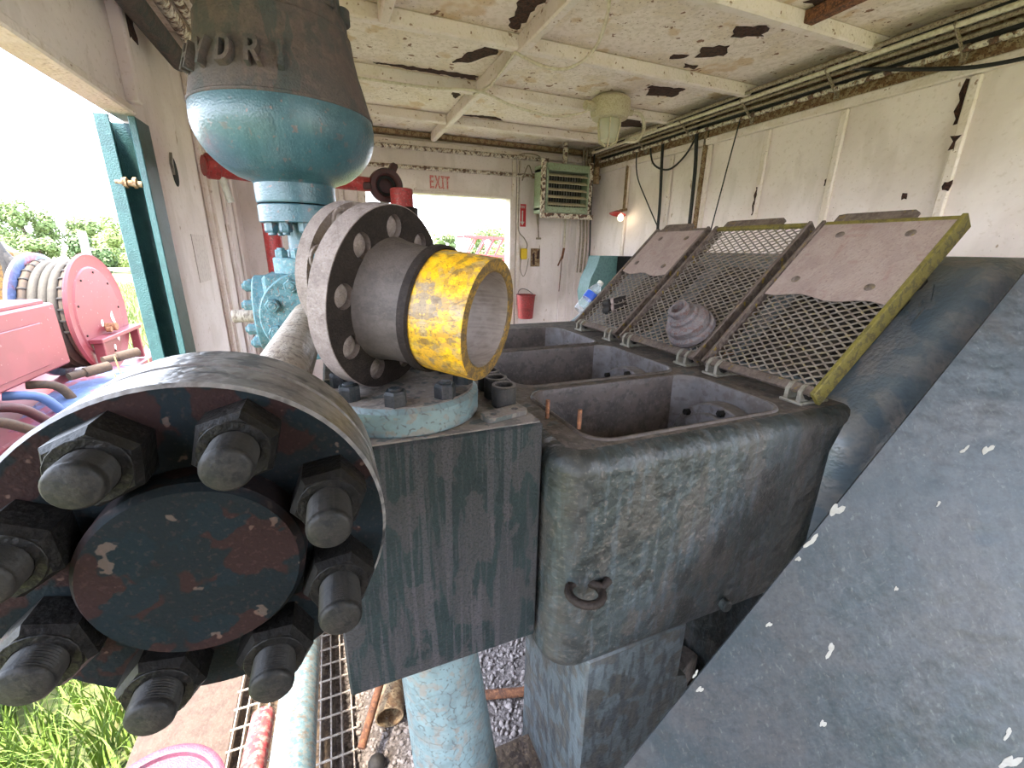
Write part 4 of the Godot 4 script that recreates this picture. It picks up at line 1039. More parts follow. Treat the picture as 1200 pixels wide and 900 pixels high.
# ---------- under the pump ----------
func below():
	var g: G
	var sp := thing("suction_pipe", "pale blue cracked suction pipe under the near pump block", "pipe", V(0.16, 0.0, -0.70))
	g = G.new(sp); g.cyl(V(0.19, 0.0, -0.63), V(0.138, 0.803, -0.785), 0.11, 40, 0.085); part(g, "pipe_wall", "sky_blue_paint", sp)
	# walkway plate and grating
	var pl := solo("walkway_plate", V(-0.6, 0, -0.9), "dusty pinkish steel walkway plate beside the grass", "plate")
	g = G.new(pl); g.box(V(-0.61, 0.012, -0.5), V(0.29, 0.024, 2.3), 0.003); fill(pl, g, "pale_plate")
	var gt := thing("floor_grating", "pale steel bar grating left of the pump block", "grating", V(-0.27, 0, -1.2))
	var xx := -0.46
	while xx < -0.06:
		bx("bar", "grating_steel", gt, V(xx, 0.018, -1.0), V(0.004, 0.025, 1.5), 0)
		xx += 0.034
	var zz := -1.74
	while zz < -0.3:
		bx("cross_rod", "grating_steel", gt, V(-0.27, 0.029, zz), V(0.4, 0.005, 0.005), 0)
		zz += 0.072
	# two pipes lying low along the walkway
	var p1 := solo("peeled_pipe", V(-0.27, 0.05, -1.1), "peeling teal and cream pipe running over the grating", "pipe")
	g = G.new(p1); g.cyl(V(-0.225, 0.33, -0.55), V(-0.235, 0.12, -1.75), 0.058, 32); fill(p1, g, "peeled_teal")
	var p2 := solo("red_pipe", V(-0.37, 0.05, -1.1), "peeling red pipe beside the teal pipe", "pipe")
	g = G.new(p2); g.cyl(V(-0.355, 0.22, -0.7), V(-0.36, 0.08, -1.28), 0.034, 28, 0.036, 0.004); fill(p2, g, "peeled_red")
	# pink lid with nuts
	var ld := thing("pink_lid", "pink dished steel lid with nuts at the lower left", "lid", V(-0.47, 0.1, -0.98))
	var lc := V(-0.565, 0.2, -0.99)
	g = G.new(ld); g.x = Transform3D(Basis.from_euler(Vector3(0.12, 0, -0.05)), lc)
	g.lathe([Vector2(0, -0.1), Vector2(0.14, -0.1), Vector2(0.168, 0.0), Vector2(0.168, 0.012), Vector2(0.16, 0.016), Vector2(0.146, 0.014), Vector2(0.142, 0.002), Vector2(0.0, 0.0)], 56, false, V(0, -.02, 0), 0.75)
	part(g, "dish", "pink_lid", ld)
	for q in [[-0.035, -0.015], [0.01, -0.03], [0.05, -0.01], [0.0, 0.03]]:
		g = G.new(ld); g.hex(lc + V(q[0], 0.0, q[1]), V(0.1, 1, 0.1), 0.022, 0.035, q[0] * 20); part(g, "nut", "grey_metal", ld)
	# scrap on the gravel
	var r1 := solo("rusty_rod", V(-0.02, 0.02, -1.15), "short rusty steel rod lying by the grating", "rod")
	g = G.new(r1); g.cyl(V(-0.06, 0.1, -1.04), V(0.03, 0.16, -1.22), 0.013, 14, -1, 0.002); fill(r1, g, "rust")
	var r2 := solo("rusty_pipe", V(0.4, 0.03, -1.1), "thin rusty pipe lying on the gravel behind the suction pipe", "pipe")
	g = G.new(r2); g.cyl(V(0.2, 0.03, -1.16), V(0.53, 0.03, -1.06), 0.016, 16, -1, 0.002); g.cyl(V(0.51, 0.03, -1.066), V(0.55, 0.03, -1.054), 0.02, 16, -1, 0.002); fill(r2, g, "rust")
	var tb := thing("tube_offcut", "open ended tan tube lying on the gravel behind the suction pipe", "tube", V(0.05, 0.0, -1.05))
	g = G.new(tb); g.ring(V(0.035, 0.05, -1.14), V(0.085, 0.05, -1.5), 0.048, 0.042, 32, 0.002); part(g, "tube_wall", "rusty_tan", tb)
	var st := solo("dark_stone", V(0.0, 0.02, -1.0), "lump of dark stone on the gravel by the grating", "stone")
	g = G.new(st); g.x = Transform3D(Basis().scaled(Vector3.ONE), V(-0.02, 0.02, -1.03))
	g.lathe([Vector2(0, -0.02), Vector2(0.024, -0.01), Vector2(0.028, 0.01), Vector2(0.016, 0.026), Vector2(0, 0.028)], 9, false, Vector3.ZERO, 0.2); fill(st, g, "black_rubber")
	# blocking under the frame
	var wb := thing("timber_block", "dusty timber block under the pump frame", "block", V(1.05, 0.0, -0.75))
	g = G.new(wb); g.x = Transform3D(Basis.from_euler(Vector3(0, 0.35, 0)), V(0.93, 0.2, -0.84)); g.box(Vector3.ZERO, V(0.24, 0.1, 0.14), 0.006); part(g, "timber", "frame_dust", wb)
	g = G.new(wb); g.x = Transform3D(Basis.from_euler(Vector3(0, 0.35, 0)), V(0.93, 0.075, -0.84)); g.box(Vector3.ZERO, V(0.3, 0.15, 0.16), 0.006); part(g, "timber", "frame_dust", wb)

# ---------- things on the back wall ----------
func text_flat(s: String, at: Transform3D, h: float, m, called: String, parent, depth := 0.002):
	var fnt := SystemFont.new(); fnt.font_names = PackedStringArray(["Droid Sans"]); fnt.font_weight = 700
	var tm := TextMesh.new(); tm.text = s; tm.font = fnt; tm.font_size = 32; tm.pixel_size = h / 24.0; tm.depth = depth
	tm.material = M[m]
	var l := MeshInstance3D.new(); l.name = called; l.mesh = tm
	parent.add_child(l, true); l.global_transform = at

func back_wall_things():
	var g: G
	var ex := thing("exit_sign", "faded red EXIT lettering above the rear doorway", "sign", V(1.115, 2.19, BACK + 0.004))
	bx("backing", "sticker", ex, V(1.115, 2.235, BACK + 0.003), V(0.2, 0.13, 0.004), 0)
	text_flat("EXIT", Transform3D(Basis.from_scale(Vector3(0.62, 1, 1)), V(1.115, 2.235, BACK + 0.006)), 0.125, "faded_red", "lettering", ex)
	# pipes over the doorway
	var p1 := thing("gas_pipe", "rusty white pipe with an elbow above the rear doorway", "pipe", V(1.2, 2.34, BACK + 0.06))
	g = G.new(p1); g.cyl(V(0.1, 2.34, BACK + 0.06), V(2.14, 2.36, BACK + 0.06), 0.02, 14); part(g, "run", "rusty_white", p1)
	g = G.new(p1); g.tube(spline([V(2.12, 2.36, BACK + 0.06), V(2.18, 2.355, BACK + 0.06), V(2.2, 2.32, BACK + 0.06), V(2.2, 2.26, BACK + 0.06)], 4), 0.026, 12); part(g, "elbow", "rusty_tan", p1)
	g = G.new(p1); g.cyl(V(2.2, 2.28, BACK + 0.06), V(2.2, 2.0, BACK + 0.06), 0.018, 12); g.cyl(V(2.2, 2.2, BACK + 0.06), V(2.2, 2.15, BACK + 0.06), 0.028, 12); g.box(V(2.2, 2.05, BACK + 0.06), V(0.06, 0.06, 0.05), 0.01); part(g, "drop", "rusty_tan", p1)
	g = G.new(p1); g.cyl(V(2.2, 2.0, BACK + 0.06), V(2.215, 1.87, BACK + 0.06), 0.013, 12); g.cyl(V(2.215, 1.87, BACK + 0.06), V(2.225, 1.73, BACK + 0.06), 0.008, 10); g.box(V(2.225, 1.72, BACK + 0.06), V(0.06, 0.02, 0.02), 0.004); part(g, "drain_leg", "conduit", p1)
	var p2 := solo("upper_pipe", V(1.2, 2.5, BACK + 0.05), "flaking dark and white pipe just under the back ceiling", "pipe")
	g = G.new(p2); g.cyl(V(-0.6, 2.5, BACK + 0.09), V(2.3, 2.525, BACK + 0.09), 0.021, 14); fill(p2, g, "rusty_white")
	# arrow sign
	var sg := thing("extinguisher_sign", "small red fire extinguisher sign with a white arrow", "sign", V(2.043, 1.845, BACK + 0.003))
	bx("plate", "sign_red", sg, V(2.043, 1.96, BACK + 0.003), V(0.085, 0.235, 0.004), 0)
	g = G.new(sg); g.x = Transform3D(Basis(), V(2.043, 1.93, BACK + 0.006))
	g.prism(PackedVector2Array([Vector2(-.008, .08), Vector2(.008, .08), Vector2(.008, -.035), Vector2(.026, -.035), Vector2(0, -.075), Vector2(-.026, -.035), Vector2(-.008, -.035)]), 0, 0.001); part(g, "arrow", "white_paint", sg)
	text_flat("FIRE", Transform3D(Basis.from_scale(Vector3(0.8, 1, 1)), V(2.043, 2.048, BACK + 0.006)), 0.028, "white_paint", "lettering", sg, 0.001)
	# red bucket
	var bk := thing("red_bucket", "red fire bucket hung on the back wall", "bucket", V(2.06, 0.84, BACK + 0.12))
	g = G.new(bk); g.x = Transform3D(Basis(), V(2.06, 0.83, BACK + 0.12))
	g.lathe([Vector2(0, 0), Vector2(0.085, 0), Vector2(0.105, 0.26), Vector2(0.112, 0.262), Vector2(0.112, 0.272), Vector2(0.1, 0.27), Vector2(0.082, 0.012), Vector2(0, 0.012)], 32, false, V(0, .1, 0)); part(g, "pail", "red_paint", bk)
	g = G.new(bk); g.tube(spline([V(1.955, 1.09, BACK + 0.12), V(2.0, 1.14, BACK + 0.05), V(2.06, 1.16, BACK + 0.02), V(2.12, 1.14, BACK + 0.05), V(2.165, 1.09, BACK + 0.12)], 4), 0.004, 6); part(g, "bail", "grey_metal", bk)
	# switch box and yellow pendant
	var sw := thing("switch_plate", "rusty rectangular switch plate on the back wall", "switch", V(2.215, 1.41, BACK + 0.01))
	bx("plate", "rusty_tan", sw, V(2.215, 1.51, BACK + 0.008), V(0.115, 0.2, 0.012), 0.002)
	rust_patch_z(sw, [Vector2(2.18, 1.43), Vector2(2.21, 1.43), Vector2(2.2, 1.57), Vector2(2.175, 1.55)], BACK + 0.0145, 5); rust_patch_z(sw, [Vector2(2.23, 1.5), Vector2(2.26, 1.49), Vector2(2.265, 1.6), Vector2(2.24, 1.58)], BACK + 0.0145, 6)
	var yp := thing("pendant_switch", "small yellow pendant switch hanging on a cable by the doorway", "switch", V(2.06, 1.5, BACK + 0.05))
	g = G.new(yp); g.box(V(2.06, 1.55, BACK + 0.03), V(0.075, 0.12, 0.05), 0.012); part(g, "case", "yellow_plastic", yp)
	g = G.new(yp); g.tube(spline([V(1.985, 2.5, BACK + 0.03), V(1.985, 2.0, BACK + 0.03), V(1.99, 1.8, BACK + 0.03), V(2.06, 1.72, BACK + 0.03), V(2.1, 1.65, BACK + 0.03), V(2.09, 1.6, BACK + 0.03)], 5), 0.006, 6); part(g, "cable", "conduit", yp)
	g = G.new(yp); g.tube(spline([V(2.03, 1.5, BACK + 0.03), V(2.02, 1.38, BACK + 0.03), V(2.06, 1.3, BACK + 0.03), V(2.1, 1.38, BACK + 0.03), V(2.12, 1.5, BACK + 0.03)], 5), 0.004, 6); part(g, "loop", "conduit", yp)
	# heater
	var hx := 2.36; var hy := 2.2; var hz := -4.42
	var ht := thing("unit_heater", "pale green unit heater with horizontal louvres in the far corner", "heater", V(hx, 1.97, hz))
	g = G.new(ht); g.box(V(hx, hy + 0.2, hz), V(0.5, 0.07, 0.3), 0.006); g.box(V(hx, hy - 0.2, hz), V(0.5, 0.06, 0.3), 0.006); g.box(V(hx - 0.24, hy, hz), V(0.02, 0.4, 0.3), 0.003); g.box(V(hx + 0.24, hy, hz), V(0.02, 0.4, 0.3), 0.003); part(g, "case", "heater_green", ht)
	g = G.new(ht); g.box(V(hx, hy, hz - 0.06), V(0.46, 0.36, 0.16), 0); part(g, "core", "black_hole", ht)
	for k in 14: bx("core_fin", "grey_metal", ht, V(hx - 0.2 + k * 0.031, hy, hz + 0.03), V(0.006, 0.34, 0.03), 0)
	for k in 5:
		g = G.new(ht); g.x = Transform3D(Basis.from_euler(Vector3(0.5, 0, 0)), V(hx, hy + 0.13 - 0.068 * k, hz + 0.125)); g.box(Vector3.ZERO, V(0.46, 0.008, 0.06), 0.002); part(g, "louvre", "fixture_paint", ht)
	for sx in [-1, 1]: bx("hanger_angle", "rusty_white", ht, V(hx + sx * 0.275, hy + 0.02, hz + 0.12), V(0.04, 0.5, 0.04), 0.003)
	bx("base_angle", "rusty_white", ht, V(hx + 0.02, hy - 0.26, hz + 0.12), V(0.62, 0.05, 0.05), 0.003)
	g = G.new(ht); g.cyl(V(hx + 0.3, hy + 0.14, hz + 0.1), V(hx + 0.4, hy + 0.14, hz + 0.1), 0.025, 14); g.cyl(V(hx + 0.36, hy + 0.08, hz + 0.1), V(hx + 0.36, hy + 0.24, hz + 0.1), 0.032, 14); part(g, "valve", "rusty_tan", ht)
	g = G.new(ht); g.cyl(V(hx + 0.03, hy + 0.23, hz), V(hx + 0.03, TOP, hz), 0.028, 14); part(g, "hanger_pipe", "rusty_white", ht)
	# hanging rod with hook
	var hk := thing("chain_hook", "thin hook and wire hanging below the heater", "hook", V(2.58, 1.3, BACK + 0.04))
	g = G.new(hk); g.cyl(V(2.57, 1.95, BACK + 0.04), V(2.57, 1.6, BACK + 0.04), 0.012, 8); part(g, "rope", "white_cable", hk)
	g = G.new(hk); g.cyl(V(2.57, 1.62, BACK + 0.04), V(2.55, 1.5, BACK + 0.04), 0.014, 8); g.bar(V(2.55, 1.53, BACK + 0.04), V(2.5, 1.42, BACK + 0.04), 0.015, 0.012); g.cyl(V(2.55, 1.52, BACK + 0.04), V(2.53, 1.12, BACK + 0.04), 0.005, 6); part(g, "hook", "rust", hk)
	# wires under the heater corner
	for i in 4:
		var w := solo("corner_cable", V(2.75, 1.6, -4.5), ["leftmost grey cable drooping behind the heater", "second grey cable behind the heater", "third thin cable behind the heater", "dark cable nearest the right wall behind the heater"][i], "cable", "cables in the far corner")
		g = G.new(w); g.tube(spline([V(2.655 + 0.045 * i, 2.655, -4.5), V(2.655 + 0.045 * i, 2.3, -4.5), V(2.66 + 0.045 * i, 1.95, -4.5), V(2.675 + 0.045 * i, 1.75 - 0.05 * i, -4.5), V(2.66 + 0.045 * i, 1.35, -4.5)], 6), 0.009 if i != 1 else 0.014, 7); fill(w, g, "conduit" if i < 3 else "black_cable")
	# red pipe and hammer union at the back left
	var rp := thing("red_standpipe", "red pipework with valve standing by the left wall", "pipe", V(-0.28, 0.0, -3.2))
	g = G.new(rp); g.cyl(V(-0.3, 0.0, -3.05), V(-0.3, 2.06, -3.05), 0.05, 24); part(g, "riser", "red_paint", rp)
	g = G.new(rp); g.cyl(V(-0.56, 1.99, -2.9), V(-0.28, 1.985, -3.05), 0.05, 24); g.cyl(V(-0.55, 1.99, -2.905), V(-0.5, 1.99, -2.93), 0.062, 24, -1, 0.006); part(g, "valve_body", "red_paint", rp)
	g = G.new(rp); g.cyl(V(-0.5, 1.99, -2.93), V(-0.47, 1.82, -2.95), 0.018, 12); part(g, "drip_stub", "white_paint", rp)
	g = G.new(rp); g.cyl(V(-0.3, 1.99, -3.05), V(0.325, 1.985, -3.19), 0.044, 24); part(g, "cross_run", "red_paint", rp)
	var hu := thing("hammer_union", "dark red winged hammer union on the end of the red pipe", "union", V(0.38, 1.86, -3.15))
	g = G.new(hu); g.x = G.along(V(0.385, 1.985, -3.22), V(0.1, -0.05, 1))
	g.lathe([Vector2(0.055, 0), Vector2(0.1, 0.01), Vector2(0.105, 0.02), Vector2(0.105, 0.085), Vector2(0.1, 0.095), Vector2(0.075, 0.095), Vector2(0.065, 0.085), Vector2(0.05, 0.02), Vector2(0, 0.02)], 36, false, V(0, .05, 0)); part(g, "nut_ring", "dark_red", hu)
	g = G.new(hu); g.x = G.along(V(0.385, 1.985, -3.22), V(0.1, -0.05, 1)); g.ring(V(0, 0.04, 0), V(0, 0.07, 0), 0.062, 0.045, 28); part(g, "seal", "black_hole", hu)
	for k in 3:
		var a := TAU * k / 3 + 0.45
		g = G.new(hu); g.x = G.along(V(0.385, 1.985, -3.22), V(0.1, -0.05, 1)); g.bar(V(0.095 * cos(a), 0.05, 0.095 * sin(a)), V(0.15 * cos(a), 0.05, 0.15 * sin(a)), 0.045, 0.07, V(0, 1, 0), 0.008); part(g, "lug", "dark_red", hu)
	var ru := thing("red_union", "grey and red pipe coupling behind the loose flange", "union", V(0.5, 1.7, -3.0))
	g = G.new(ru); g.cyl(V(0.46, 1.70, -2.98), V(0.46, 1.95, -2.98), 0.07, 28, -1, 0.006); part(g, "sleeve", "red_paint", ru)
	g = G.new(ru); g.cyl(V(0.47, 1.70, -2.96), V(0.47, 1.84, -2.96), 0.085, 6, -1, 0.006); part(g, "coupling_nut", "dark_steel", ru)
	g = G.new(ru); g.cyl(V(0.46, 0.0, -2.98), V(0.46, 1.7, -2.98), 0.05, 24); part(g, "riser", "red_paint", ru)

func rust_patch_z(parent, pts: Array, z: float, sd: int):
	var g := G.new(parent); g.x = Transform3D(Basis(), V(0, 0, z)); g.prism(PackedVector2Array(pts), 0, 0.001); part(g, "rust_patch", "rust_flake", parent)

# ---------- right wall ----------
func right_wall_things():
	var g: G
	# conduit bundle in the corner
	var lab := ["thick cream conduit, lowest of the bundle along the right wall", "thin cream conduit second from the bottom of the bundle", "slim rusty conduit in the middle of the bundle", "pale conduit near the top of the bundle", "black cable lying on top of the conduit bundle", "grey conduit closest to the ceiling along the right wall", "dark flaking pipe behind the conduits"]
	var sp := [[2.77, 2.50, .014, "rusty_white"], [2.74, 2.535, .011, "conduit"], [2.71, 2.56, .011, "conduit"], [2.67, 2.575, .013, "white_cable"], [2.70, 2.595, .014, "black_cable"], [2.64, 2.60, .012, "conduit"], [2.80, 2.545, .024, "black_cable"]]
	for i in 7:
		var o := solo("wall_conduit", V(sp[i][0], sp[i][1], -1.5), lab[i], "conduit", "conduits along the right wall")
		g = G.new(o)
		var pts := []
		for k in 15:
			var wob := 0.006 if i == 4 else 0.002
			pts.append(V(sp[i][0] + wob * sin(k * 2.1 + i), sp[i][1] + wob * cos(k * 1.7 + i * 2) , 1.3 - k * 0.403))
		g.tube(spline(pts, 3), sp[i][2], 8); fill(o, g, sp[i][3])
	for k in 8:
		var z := 0.3 - k * 0.56
		var b := solo("conduit_clamp", V(2.75, 2.5, z), "small strap clamp holding the conduit bundle, number %s from the camera end" % ["one", "two", "three", "four", "five", "six", "seven", "eight"][k], "clamp", "clamps on the conduit bundle")
		g = G.new(b); g.bar(V(2.79, 2.475, z), V(2.65, 2.585, z), 0.018, 0.006, V(0, 0, 1)); g.box(V(2.79, 2.49, z), V(0.015, 0.07, 0.025), 0.002); fill(b, g, "conduit")
	# hanging cables
	var cs := [
		["thick black cable hanging straight down the right wall", 0.013, "black_cable", [V(2.79, 2.57, -3.40), V(2.8, 2.4, -3.40), V(2.8, 2.0, -3.36), V(2.79, 1.7, -3.34)]],
		["looping grey cable at the far end of the right wall", 0.006, "black_cable", [V(2.76, 2.56, -3.72), V(2.79, 2.3, -3.72), V(2.8, 2.05, -3.55), V(2.8, 1.75, -3.3)]],
		["slack dark cable drooping between two clamps on the right wall", 0.008, "black_cable", [V(2.78, 2.55, -3.56), V(2.79, 2.36, -3.5), V(2.8, 2.28, -3.3), V(2.79, 2.36, -3.1), V(2.78, 2.52, -2.95), V(2.76, 2.57, -2.8)]],
		["stout black cable curving down from the conduits beside a rib", 0.014, "black_cable", [V(2.68, 2.6, -2.75), V(2.74, 2.56, -2.95), V(2.79, 2.45, -3.0), V(2.8, 2.2, -2.98), V(2.8, 1.6, -2.96)]],
		["thin straight wire down the right wall between two ribs", 0.005, "black_cable", [V(2.79, 2.5, -2.6), V(2.8, 2.2, -2.66), V(2.8, 1.7, -2.74)]],
		["long dark cable stretched off the top right of the wall", 0.009, "black_cable", [V(2.70, 2.58, -1.9), V(2.76, 2.46, -1.5), V(2.78, 2.4, -1.2), V(2.78, 2.38, -0.6)]]]
	for c in cs:
		var o := solo("hanging_cable", c[3][0], c[0], "cable", "cables hanging on the right wall")
		g = G.new(o); g.tube(spline(c[3], 6), c[1], 8); fill(o, g, c[2])
	for z in [-3.92, -2.93]:
		var o := solo("wall_conduit_drop", V(2.82, 2.2, z), "flaking tan conduit dropping to the small lamp" if z < -3.5 else "flaking tan strip beside the stout black cable", "conduit")
		g = G.new(o); g.bar(V(2.825, 2.5, z), V(2.825, 2.0 if z < -3.5 else 1.2, z), 0.03, 0.03, V(1, 0, 0), 0.004); fill(o, g, "rusty_tan")
	# small lamp
	var lp := V(2.76, 1.965, -3.9)
	var lt := thing("wall_lamp", "small wall lamp with glowing bulb and red shade", "lamp", lp)
	g = G.new(lt); g.x = G.along(lp + V(-0.02, 0.02, 0.0), V(-0.2, -1, 0.1)); g.lathe([Vector2(0.02, 0), Vector2(0.085, 0.035), Vector2(0.08, 0.037), Vector2(0.018, 0.006)], 24); part(g, "shade", "red_paint", lt)
	g = G.new(lt); g.x = Transform3D(Basis(), lp + V(0.0, -0.04, 0.02)); g.lathe([Vector2(0, -0.045), Vector2(0.025, -0.035), Vector2(0.034, -0.01), Vector2(0.025, 0.02), Vector2(0, 0.04)], 18, false, Vector3.ZERO, 0.1); part(g, "bulb", "bulb", lt)
	g = G.new(lt); g.cyl(V(2.84, 2.0, -3.9), lp + V(0, 0.02, 0), 0.014, 12); part(g, "arm", "rusty_tan", lt)
	var li := OmniLight3D.new(); li.name = "wall_lamp_light"; lt.add_child(li); li.global_position = lp + V(-0.02, -0.05, 0.07)
	li.light_color = Color(1, .93, .8); li.light_energy = 0.001; li.light_size = 0.03; li.omni_range = 8.0; li.omni_attenuation = 2.0; li.shadow_enabled = true
	# teal cabinet with dark side, chute below the corner
	var cb := thing("control_cabinet", "teal curved steel cabinet half hidden behind the far cover", "cabinet", V(2.6, 1.1, -3.85))
	g = G.new(cb); g.x = Transform3D(Basis(V(1, 0, 0), V(0, 1, 0), V(0, 0, 1)), V(2.5, 1.55, -3.9))
	g.prism(PackedVector2Array([Vector2(0, 0), Vector2(0.27, 0), Vector2(0.27, -0.6), Vector2(0.03, -0.6), Vector2(-0.09, -0.5), Vector2(-0.12, -0.36), Vector2(-0.09, -0.22), Vector2(-0.03, -0.1)]), -0.1, 0.1); part(g, "shell", "machine_blue", cb)
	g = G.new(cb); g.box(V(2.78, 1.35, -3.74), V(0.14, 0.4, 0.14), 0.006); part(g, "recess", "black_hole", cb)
	var jb := thing("junction_box", "small pale junction box under the corner cables", "junction box", V(2.785, 1.27, -4.35))
	g = G.new(jb); g.box(V(2.785, 1.38, -4.35), V(0.13, 0.22, 0.1), 0.012); part(g, "case", "fixture_paint", jb)
	g = G.new(jb); g.cyl(V(2.76, 1.275, -4.34), V(2.75, 1.2, -4.32), 0.025, 12); part(g, "gland", "grey_metal", jb)

# ---------- ceiling ----------
func ceiling_things():
	var g: G
	var fx := V(1.98, TOP, -3.02)
	var t := thing("ceiling_light", "cream explosion-proof ceiling light with a caged glass globe", "ceiling light", fx)
	g = G.new(t); g.x = Transform3D(Basis(), fx)
	g.lathe([Vector2(0, 0), Vector2(0.1, -0.005), Vector2(0.135, -0.03), Vector2(0.14, -0.045), Vector2(0.14, -0.12), Vector2(0.125, -0.15), Vector2(0.09, -0.155), Vector2(0, -0.155)], 36, false, V(0, -.08, 0)); part(g, "housing", "fixture_paint", t)
	g = G.new(t); g.x = Transform3D(Basis(), fx); g.lathe([Vector2(0.075, -0.155), Vector2(0.078, -0.2), Vector2(0.062, -0.29), Vector2(0.04, -0.31), Vector2(0, -0.315)], 28, false, V(0, -.2, 0)); part(g, "globe", "lamp_glass", t)
	g = G.new(t); g.x = Transform3D(Basis(), fx); g.lathe([Vector2(0, -0.16), Vector2(0.03, -0.17), Vector2(0.035, -0.22), Vector2(0, -0.27)], 16, false, V(0, -.2, 0), .1); part(g, "tube_lamp", "white_paint", t)
	for k in 6:
		var a := TAU * k / 6
		g = G.new(t); g.tube([fx + V(0.088 * cos(a), -0.15, 0.088 * sin(a)), fx + V(0.088 * cos(a), -0.2, 0.088 * sin(a)), fx + V(0.07 * cos(a), -0.3, 0.07 * sin(a)), fx + V(0.02 * cos(a), -0.325, 0.02 * sin(a))], 0.006, 6); part(g, "cage_bar", "fixture_paint", t)
	g = G.new(t); g.cyl(fx + V(-0.13, -0.09, 0), fx + V(-0.22, -0.09, 0.02), 0.03, 14, -1, 0.004); part(g, "gland", "fixture_paint", t)
	g = G.new(t); g.cyl(fx + V(0.12, -0.09, 0), fx + V(0.19, -0.09, 0), 0.02, 12); part(g, "gland", "fixture_paint", t)
	var cs := [
		["white cable looping from the ceiling light down to the conduits", 0.011, "white_cable", [fx + V(0.18, -0.09, 0), fx + V(0.26, -0.1, 0.02), fx + V(0.28, -0.2, 0.04), fx + V(0.22, -0.28, 0.05), fx + V(0.16, -0.27, 0.0), fx + V(0.5, -0.14, -0.1)]],
		["white cable sagging along the ceiling to the caged light", 0.008, "white_cable", [V(-0.3, 2.58, -3.15), V(0.3, 2.57, -3.15), V(0.7, 2.56, -3.1), V(0.98, 2.55, -3.0), V(1.2, 2.50, -3.0), V(1.5, 2.47, -3.0), V(1.75, 2.52, -3.0), fx + V(-0.2, -0.09, 0.02)]],
		["white cable hanging in a loop from the long ceiling beam", 0.008, "white_cable", [V(1.0, 2.575, -2.45), V(1.1, 2.48, -2.3), V(1.2, 2.46, -2.2), V(1.24, 2.5, -2.05), V(1.2, 2.58, -1.9), V(1.15, 2.64, -1.85)]],
		["pale cable clipped along the long ceiling beam", 0.008, "white_cable", [V(1.0, 2.575, -2.45), V(1.01, 2.56, -2.7), V(1.03, 2.565, -2.95), V(0.98, 2.56, -3.1)]]]
	for c in cs:
		var o := solo("ceiling_cable", c[3][0], c[0], "cable", "cables on the ceiling")
		g = G.new(o); g.tube(spline(c[3], 6), c[1], 8); fill(o, g, c[2])
	var tw := solo("twisted_wire", V(2.1, 2.4, BACK + 0.1), "tangle of thin grey wire on the back wall above the elbow pipe", "wire")
	g = G.new(tw); g.tube(spline([V(1.9, 2.5, BACK + 0.08), V(2.0, 2.56, BACK + 0.1), V(2.18, 2.55, BACK + 0.1), V(2.25, 2.45, BACK + 0.1), V(2.2, 2.38, BACK + 0.1), V(2.12, 2.36, BACK + 0.1), V(2.05, 2.45, BACK + 0.12), V(1.99, 2.3, BACK + 0.1)], 6), 0.006, 6); fill(tw, g, "conduit")

# ---------- left wall and doorway ----------
func left_wall_things():
	var g: G
	var t := thing("door_channel", "green steel channel post at the side doorway", "post", V(-0.76, 0.0, -2.45))
	bx("web", "green_steel", t, V(-0.745, 1.045, -2.576), V(0.13, 2.09, 0.008), 0.002)
	bx("inner_flange", "green_steel", t, V(-0.687, 1.045, -2.5), V(0.026, 2.09, 0.156), 0.003)
	bx("outer_flange", "green_steel", t, V(-0.806, 1.045, -2.5), V(0.008, 2.09, 0.156), 0.003)
	bx("outer_lip", "green_steel", t, V(-0.785, 1.045, -2.425), V(0.05, 2.09, 0.008), 0.003)
	g = G.new(t); g.cyl(V(-0.79, 1.84, -2.43), V(-0.70, 1.835, -2.43), 0.012, 12); g.cyl(V(-0.765, 1.84, -2.43), V(-0.75, 1.84, -2.43), 0.022, 6); g.cyl(V(-0.73, 1.84, -2.43), V(-0.718, 1.84, -2.43), 0.022, 6); part(g, "latch_bolt", "rusty_tan", t)
	var lab := ["fat dusty pipe along the top of the left wall", "rusty white pipe above the fat pipe on the left", "thin flaking pipe nearest the ceiling on the left"]
	for i in 3:
		var o := solo("header_pipe", V(-0.6, 2.5, -2.0), lab[i], "pipe", "pipes along the top left")
		g = G.new(o); g.cyl(V([-0.59, -0.54, -0.5][i], [2.46, 2.56, 2.61][i], [-2.95, -4.7, -4.7][i]), V([-0.59, -0.54, -0.5][i], [2.46, 2.56, 2.61][i], 1.3), [0.045, 0.028, 0.022][i], 18, -1, 0.004); fill(o, g, ["dusty_teal", "rusty_white", "rusty_white"][i])
	# faint old sticker on the wall
	var st := solo("wall_sticker", V(LEFT + 0.002, 1.45, -3.05), "faded pale rectangular sticker on the left wall", "sticker")
	g = G.new(st); g.box(V(LEFT + 0.002, 1.52, -3.1), V(0.003, 0.26, 0.28), 0); fill(st, g, "sticker")

# ---------- outside ----------
func tuft_mesh(m: String, sd: int, n: int, h: float, w: float) -> Mesh:
	var rng := RandomNumberGenerator.new(); rng.seed = sd
	var g := G.new(self)
	for i in n:
		var a := rng.randf() * TAU
		var d := V(cos(a), 0, sin(a)); var s := V(-sin(a), 0, cos(a)) * w * rng.randf_range(0.6, 1.2)
		var hh := h * rng.randf_range(0.5, 1.1); var lean := rng.randf_range(0.1, 0.7) * hh
		var b := d * rng.randf() * 0.05
		var pr := b; var ps := s
		for k in range(1, 5):
			var t := k / 4.0
			var p := b + V(0, hh * t * (1.0 - 0.25 * t), 0) + d * lean * t * t
			var q := s * (1.0 - t * 0.95)
			var nn := d.lerp(V(0, 1, 0), 0.5).normalized()
			g.tri(pr - ps, pr + ps, p + q, nn, nn, nn); g.tri(pr - ps, p + q, p - q, nn, nn, nn)
			pr = p; ps = q
	var me := g.done(); me.surface_set_material(0, M[m])
	return me

